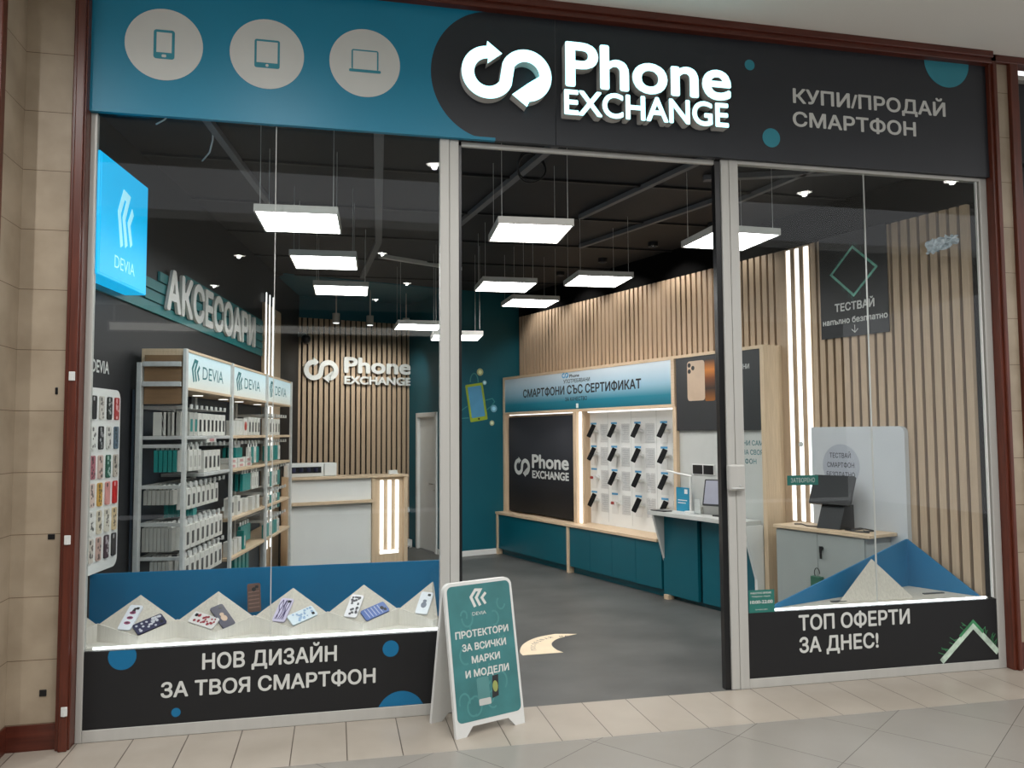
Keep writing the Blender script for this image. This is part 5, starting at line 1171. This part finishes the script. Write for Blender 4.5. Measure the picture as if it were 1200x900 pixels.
part(t, 'pocket', MB().box(2.80, 2.91, 0.40, 0.406, 1.0, 1.17, bev=0.001).box(2.80, 2.91, 0.406, 0.46, 1.0, 1.006), M['acryl']); part(t, 'card', MB().box(2.81, 2.90, 0.392, 0.399, 1.01, 1.16), M['packwhite'])
mb = MB(); mb.box(3.22, 3.46, 0.44, 0.56, 1.0, 1.012, bev=0.004); solo('tablet', mb, M['screen'], 'dark tablet lying flat at the end of the sales desk', 'tablet', (3.3, 0.5, 1.0), MR)
mb = MB(); mb.box(2.86, 2.93, 0.305, 0.345, 1.0, 1.045, bev=0.006).box(2.865, 2.925, 0.305, 0.345, 1.045, 1.075, bev=0.006); solo('paper_stack', mb, M['packwhite'], 'low stack of white papers at the back of the sales desk', 'papers', (3.2, 0.3, 1.0), MR)
# ================================================================ right window: cabinet, register, panel, poster, LED column
t = thing('led_column', 'oak column with three lit tubes on the right slatted wall', 'wall light', (1.75, 0.0, 0), MR)
part(t, 'back_board', MB().box(1.597, 1.955, 0.0, 0.012, 0.0, 3.77), M['wood'])
mb = MB()
for a, b in ((1.875, 1.955), (1.765, 1.815), (1.655, 1.705)): mb.box(a, b, 0.012, 0.036, 0.0, 3.77, bev=0.003)
part(t, 'rib', mb, M['slat'], 'oak ribs between the tubes')
for s0 in (1.845, 1.735, 1.625): part(t, 'led_tube', MB().box(s0 - 0.027, s0 + 0.027, 0.012, 0.034, 1.0, 3.76, bev=0.01), M['led'], 'lit white tube')
t = thing('wall_poster', 'black poster with mint diamond outline hanging on the right slatted wall', 'poster', (1.1, 0.01, 3.2), MR)
part(t, 'sheet', MB().box(0.735, 1.468, 0.012, 0.02, 2.795, 3.79), mat('poster_black', rgb(30, 32, 35), 0.5, var=0.15, scale=3))
yo = 0.0205; dm = [(-1.09, 3.645), (-1.335, 3.415), (-1.09, 3.18), (-0.842, 3.41)]
mb = MB()
for i in range(4):
    a, b = Vector(dm[i]), Vector(dm[(i + 1) % 4]); d = (b - a).normalized() * 0.01
    mb.prism(stroke([tuple(a - d), tuple(b + d)], 0.022), (0, yo + 0.0003 * i, 0), *RW, 0.0003)
part(t, 'diamond_outline', mb, mat('mint_outline', rgb(120, 190, 170), 0.5, var=0.3, scale=20), 'mint diamond outline')
mb = MB(); rnd = random.Random(9)
for j in range(60):
    i = (1, 3, 1, 0, 2)[j % 5]; a, b = Vector(dm[i]), Vector(dm[(i + 1) % 4]); f = rnd.random(); p = a + (b - a) * f; c_ = Vector((-1.09, 3.41)); q = (p - c_).normalized()
    mb.prism(stroke([tuple(p), (p.x + q.x * rnd.uniform(0.01, 0.03), p.y + (q.y if i in (1, 2) else abs(q.y)) * rnd.uniform(0.03, 0.08))], 0.006), (0, yo - 0.0003, 0), *RW, 0.0003)
part(t, 'frayed_edge', mb, mat('dark_mint', rgb(48, 88, 80), 0.5, var=0.3, scale=20), 'dark mint frayed strokes')
mb = MB(); mb.text('ТЕСТВАЙ', (1.305, yo, 3.045), *RW, 0.43, 0.075, 0, 0.03); mb.text('напълно безплатно', (1.445, yo, 2.925), *RW, 0.70, 0.055, 0, 0.02)
mb.prism(stroke([(-1.09, 2.90), (-1.09, 2.83)], 0.006), (0, yo, 0), *RW, 0.0003); mb.prism(stroke([(-1.125, 2.862), (-1.09, 2.828), (-1.055, 2.862)], 0.007), (0, yo, 0), *RW, 0.0003)
part(t, 'lettering', mb, M['fgrey'])
t = thing('info_panel', 'tall pale panel with rounded corner behind the payment terminal', 'panel', (1.1, 0.03, 0.5), MR)
mb = MB(); mb.prism([(-1.594, 0.35), (-0.60, 0.35)] + [(-0.66 + 0.06 * math.cos(a), 1.88 + 0.06 * math.sin(a)) for a in [math.pi / 2 * i / 6 for i in range(7)]] + [(-1.594, 1.94)], (0, 0.001, 0), *RW, 0.055)
part(t, 'board', mb, mat('pale_panel', rgb(196, 200, 204), 0.4, var=0.02)); yo = 0.057
part(t, 'disc', MB().prism(circ(-1.262, 1.57, 0.205, 48), (0, yo, 0), *RW, 0.001), mat('pale_disc', rgb(172, 176, 186), 0.5, var=0.03), 'grey disc')
mb = MB(); mb.text('ТЕСТВАЙ', (1.385, yo + 0.0015, 1.645), *RW, 0.235, 0.045, 0, 0.015); mb.text('СМАРТФОН', (1.415, yo + 0.0015, 1.555), *RW, 0.30, 0.045, 0, 0.015); mb.text('БЕЗПЛАТНО', (1.425, yo + 0.0015, 1.465), *RW, 0.315, 0.045, 0, 0.015); part(t, 'lettering', mb, M['ink'])
t = thing('locker_cabinet', 'grey two door cabinet with thin wood top in the right window', 'cabinet', (1.3, 0.2, 0), MR)
part(t, 'carcass', MB().box(0.765, 1.745, 0.06, 0.40, 0.0, 0.965), M['lgrey'])  # paler than the doors: LED glow on the side painted in
for a, b in ((1.262, 1.742), (0.768, 1.258)): part(t, 'door', MB().box(a, b, 0.401, 0.42, 0.05, 0.955, bev=0.002), M['cgrey'])
part(t, 'top', MB().box(0.70, 1.76, 0.057, 0.44, 0.97, 1.0, bev=0.003), M['wood_h'])
mb = MB(); mb.cyl((1.21, 0.42, 0.83), (1.21, 0.44, 0.83), 0.018, 14); mb.box(1.195, 1.225, 0.44, 0.444, 0.79, 0.85, bev=0.003).box(1.20, 1.225, 0.435, 0.44, 0.735, 0.80, bev=0.003); part(t, 'key', mb, M['pblack'], 'lock with hanging keys')
t = thing('shopping_bag', 'small green paper bag standing low in front of the grey cabinet', 'paper bag', (1.24, 0.47, 0.35), MR)
part(t, 'bag', MB().box(1.19, 1.30, 0.43, 0.48, 0.455, 0.575, bev=0.004), mat('bag_green', rgb(46, 100, 80), 0.5, var=0.1)); part(t, 'handle', MB().tube([(1.265, 0.455, 0.575)] + [(1.245 + 0.03 * math.cos(a), 0.455, 0.60 + 0.05 * math.sin(a)) for a in [math.pi * i / 8 for i in range(9)]], 0.004), M['pblack'])
part(t, 'stand', MB().box(1.14, 1.35, 0.421, 0.50, 0.0, 0.455, bev=0.004), M['cgrey'])
t = thing('payment_terminal', 'black touch terminal on the cabinet top in the right window', 'terminal', (1.22, 0.2, 1.0), MR)
mb = MB(); mb.add([(1.32, 0.14, 1.0), (1.10, 0.10, 1.0), (1.10, 0.31, 1.0), (1.32, 0.35, 1.0), (1.31, 0.16, 1.22), (1.09, 0.12, 1.22), (1.09, 0.24, 1.22), (1.31, 0.28, 1.22)], [(0, 1, 2, 3)[::1], (7, 6, 5, 4), (0, 4, 5, 1), (1, 5, 6, 2), (2, 6, 7, 3), (3, 7, 4, 0)]); part(t, 'base', mb, M['pblack'])
e1 = Vector((-0.985, -0.17, 0)).normalized(); e2 = Vector((-0.02, -0.42, 0.9)); e2 = (e2 - e1 * e2.dot(e1)).normalized(); e3 = e1.cross(e2); Om = Vector((1.40, 0.335, 1.215))
mb = MB(); mb.prism(rrect(0, 0.40, 0, 0.285, 0.012), Om, e1, e2, e3, 0.03); part(t, 'display', mb, M['pblack'])
mb = MB(); mb.prism(rrect(0.012, 0.388, 0.025, 0.273, 0.006), Om + e3 * 0.0301, e1, e2, e3, 0.001); part(t, 'screen', mb, M['screen'], 'glossy dark screen')
mb = MB(); pts = [(1.10, 0.22, 1.008), (1.0, 0.27, 1.006), (0.93, 0.20, 1.02), (0.88, 0.27, 1.006), (0.82, 0.20, 1.012), (0.86, 0.14, 1.006), (0.98, 0.18, 1.02), (1.05, 0.30, 1.006), (0.90, 0.33, 1.006), (0.80, 0.30, 1.006)]
mb.tube([p + (0,) if len(p) == 2 else p for p in pts], 0.006); mb.tube([(1.33, 0.30, 1.006), (1.45, 0.33, 1.006), (1.55, 0.28, 1.01), (1.62, 0.30, 1.006)], 0.006); part(t, 'cable', mb, M['pblack'], 'tangled black cable')
# ---------------------------------------------------------------- clean up helper marks
for o in bpy.data.objects:
    if '_b' in o: del o['_b']
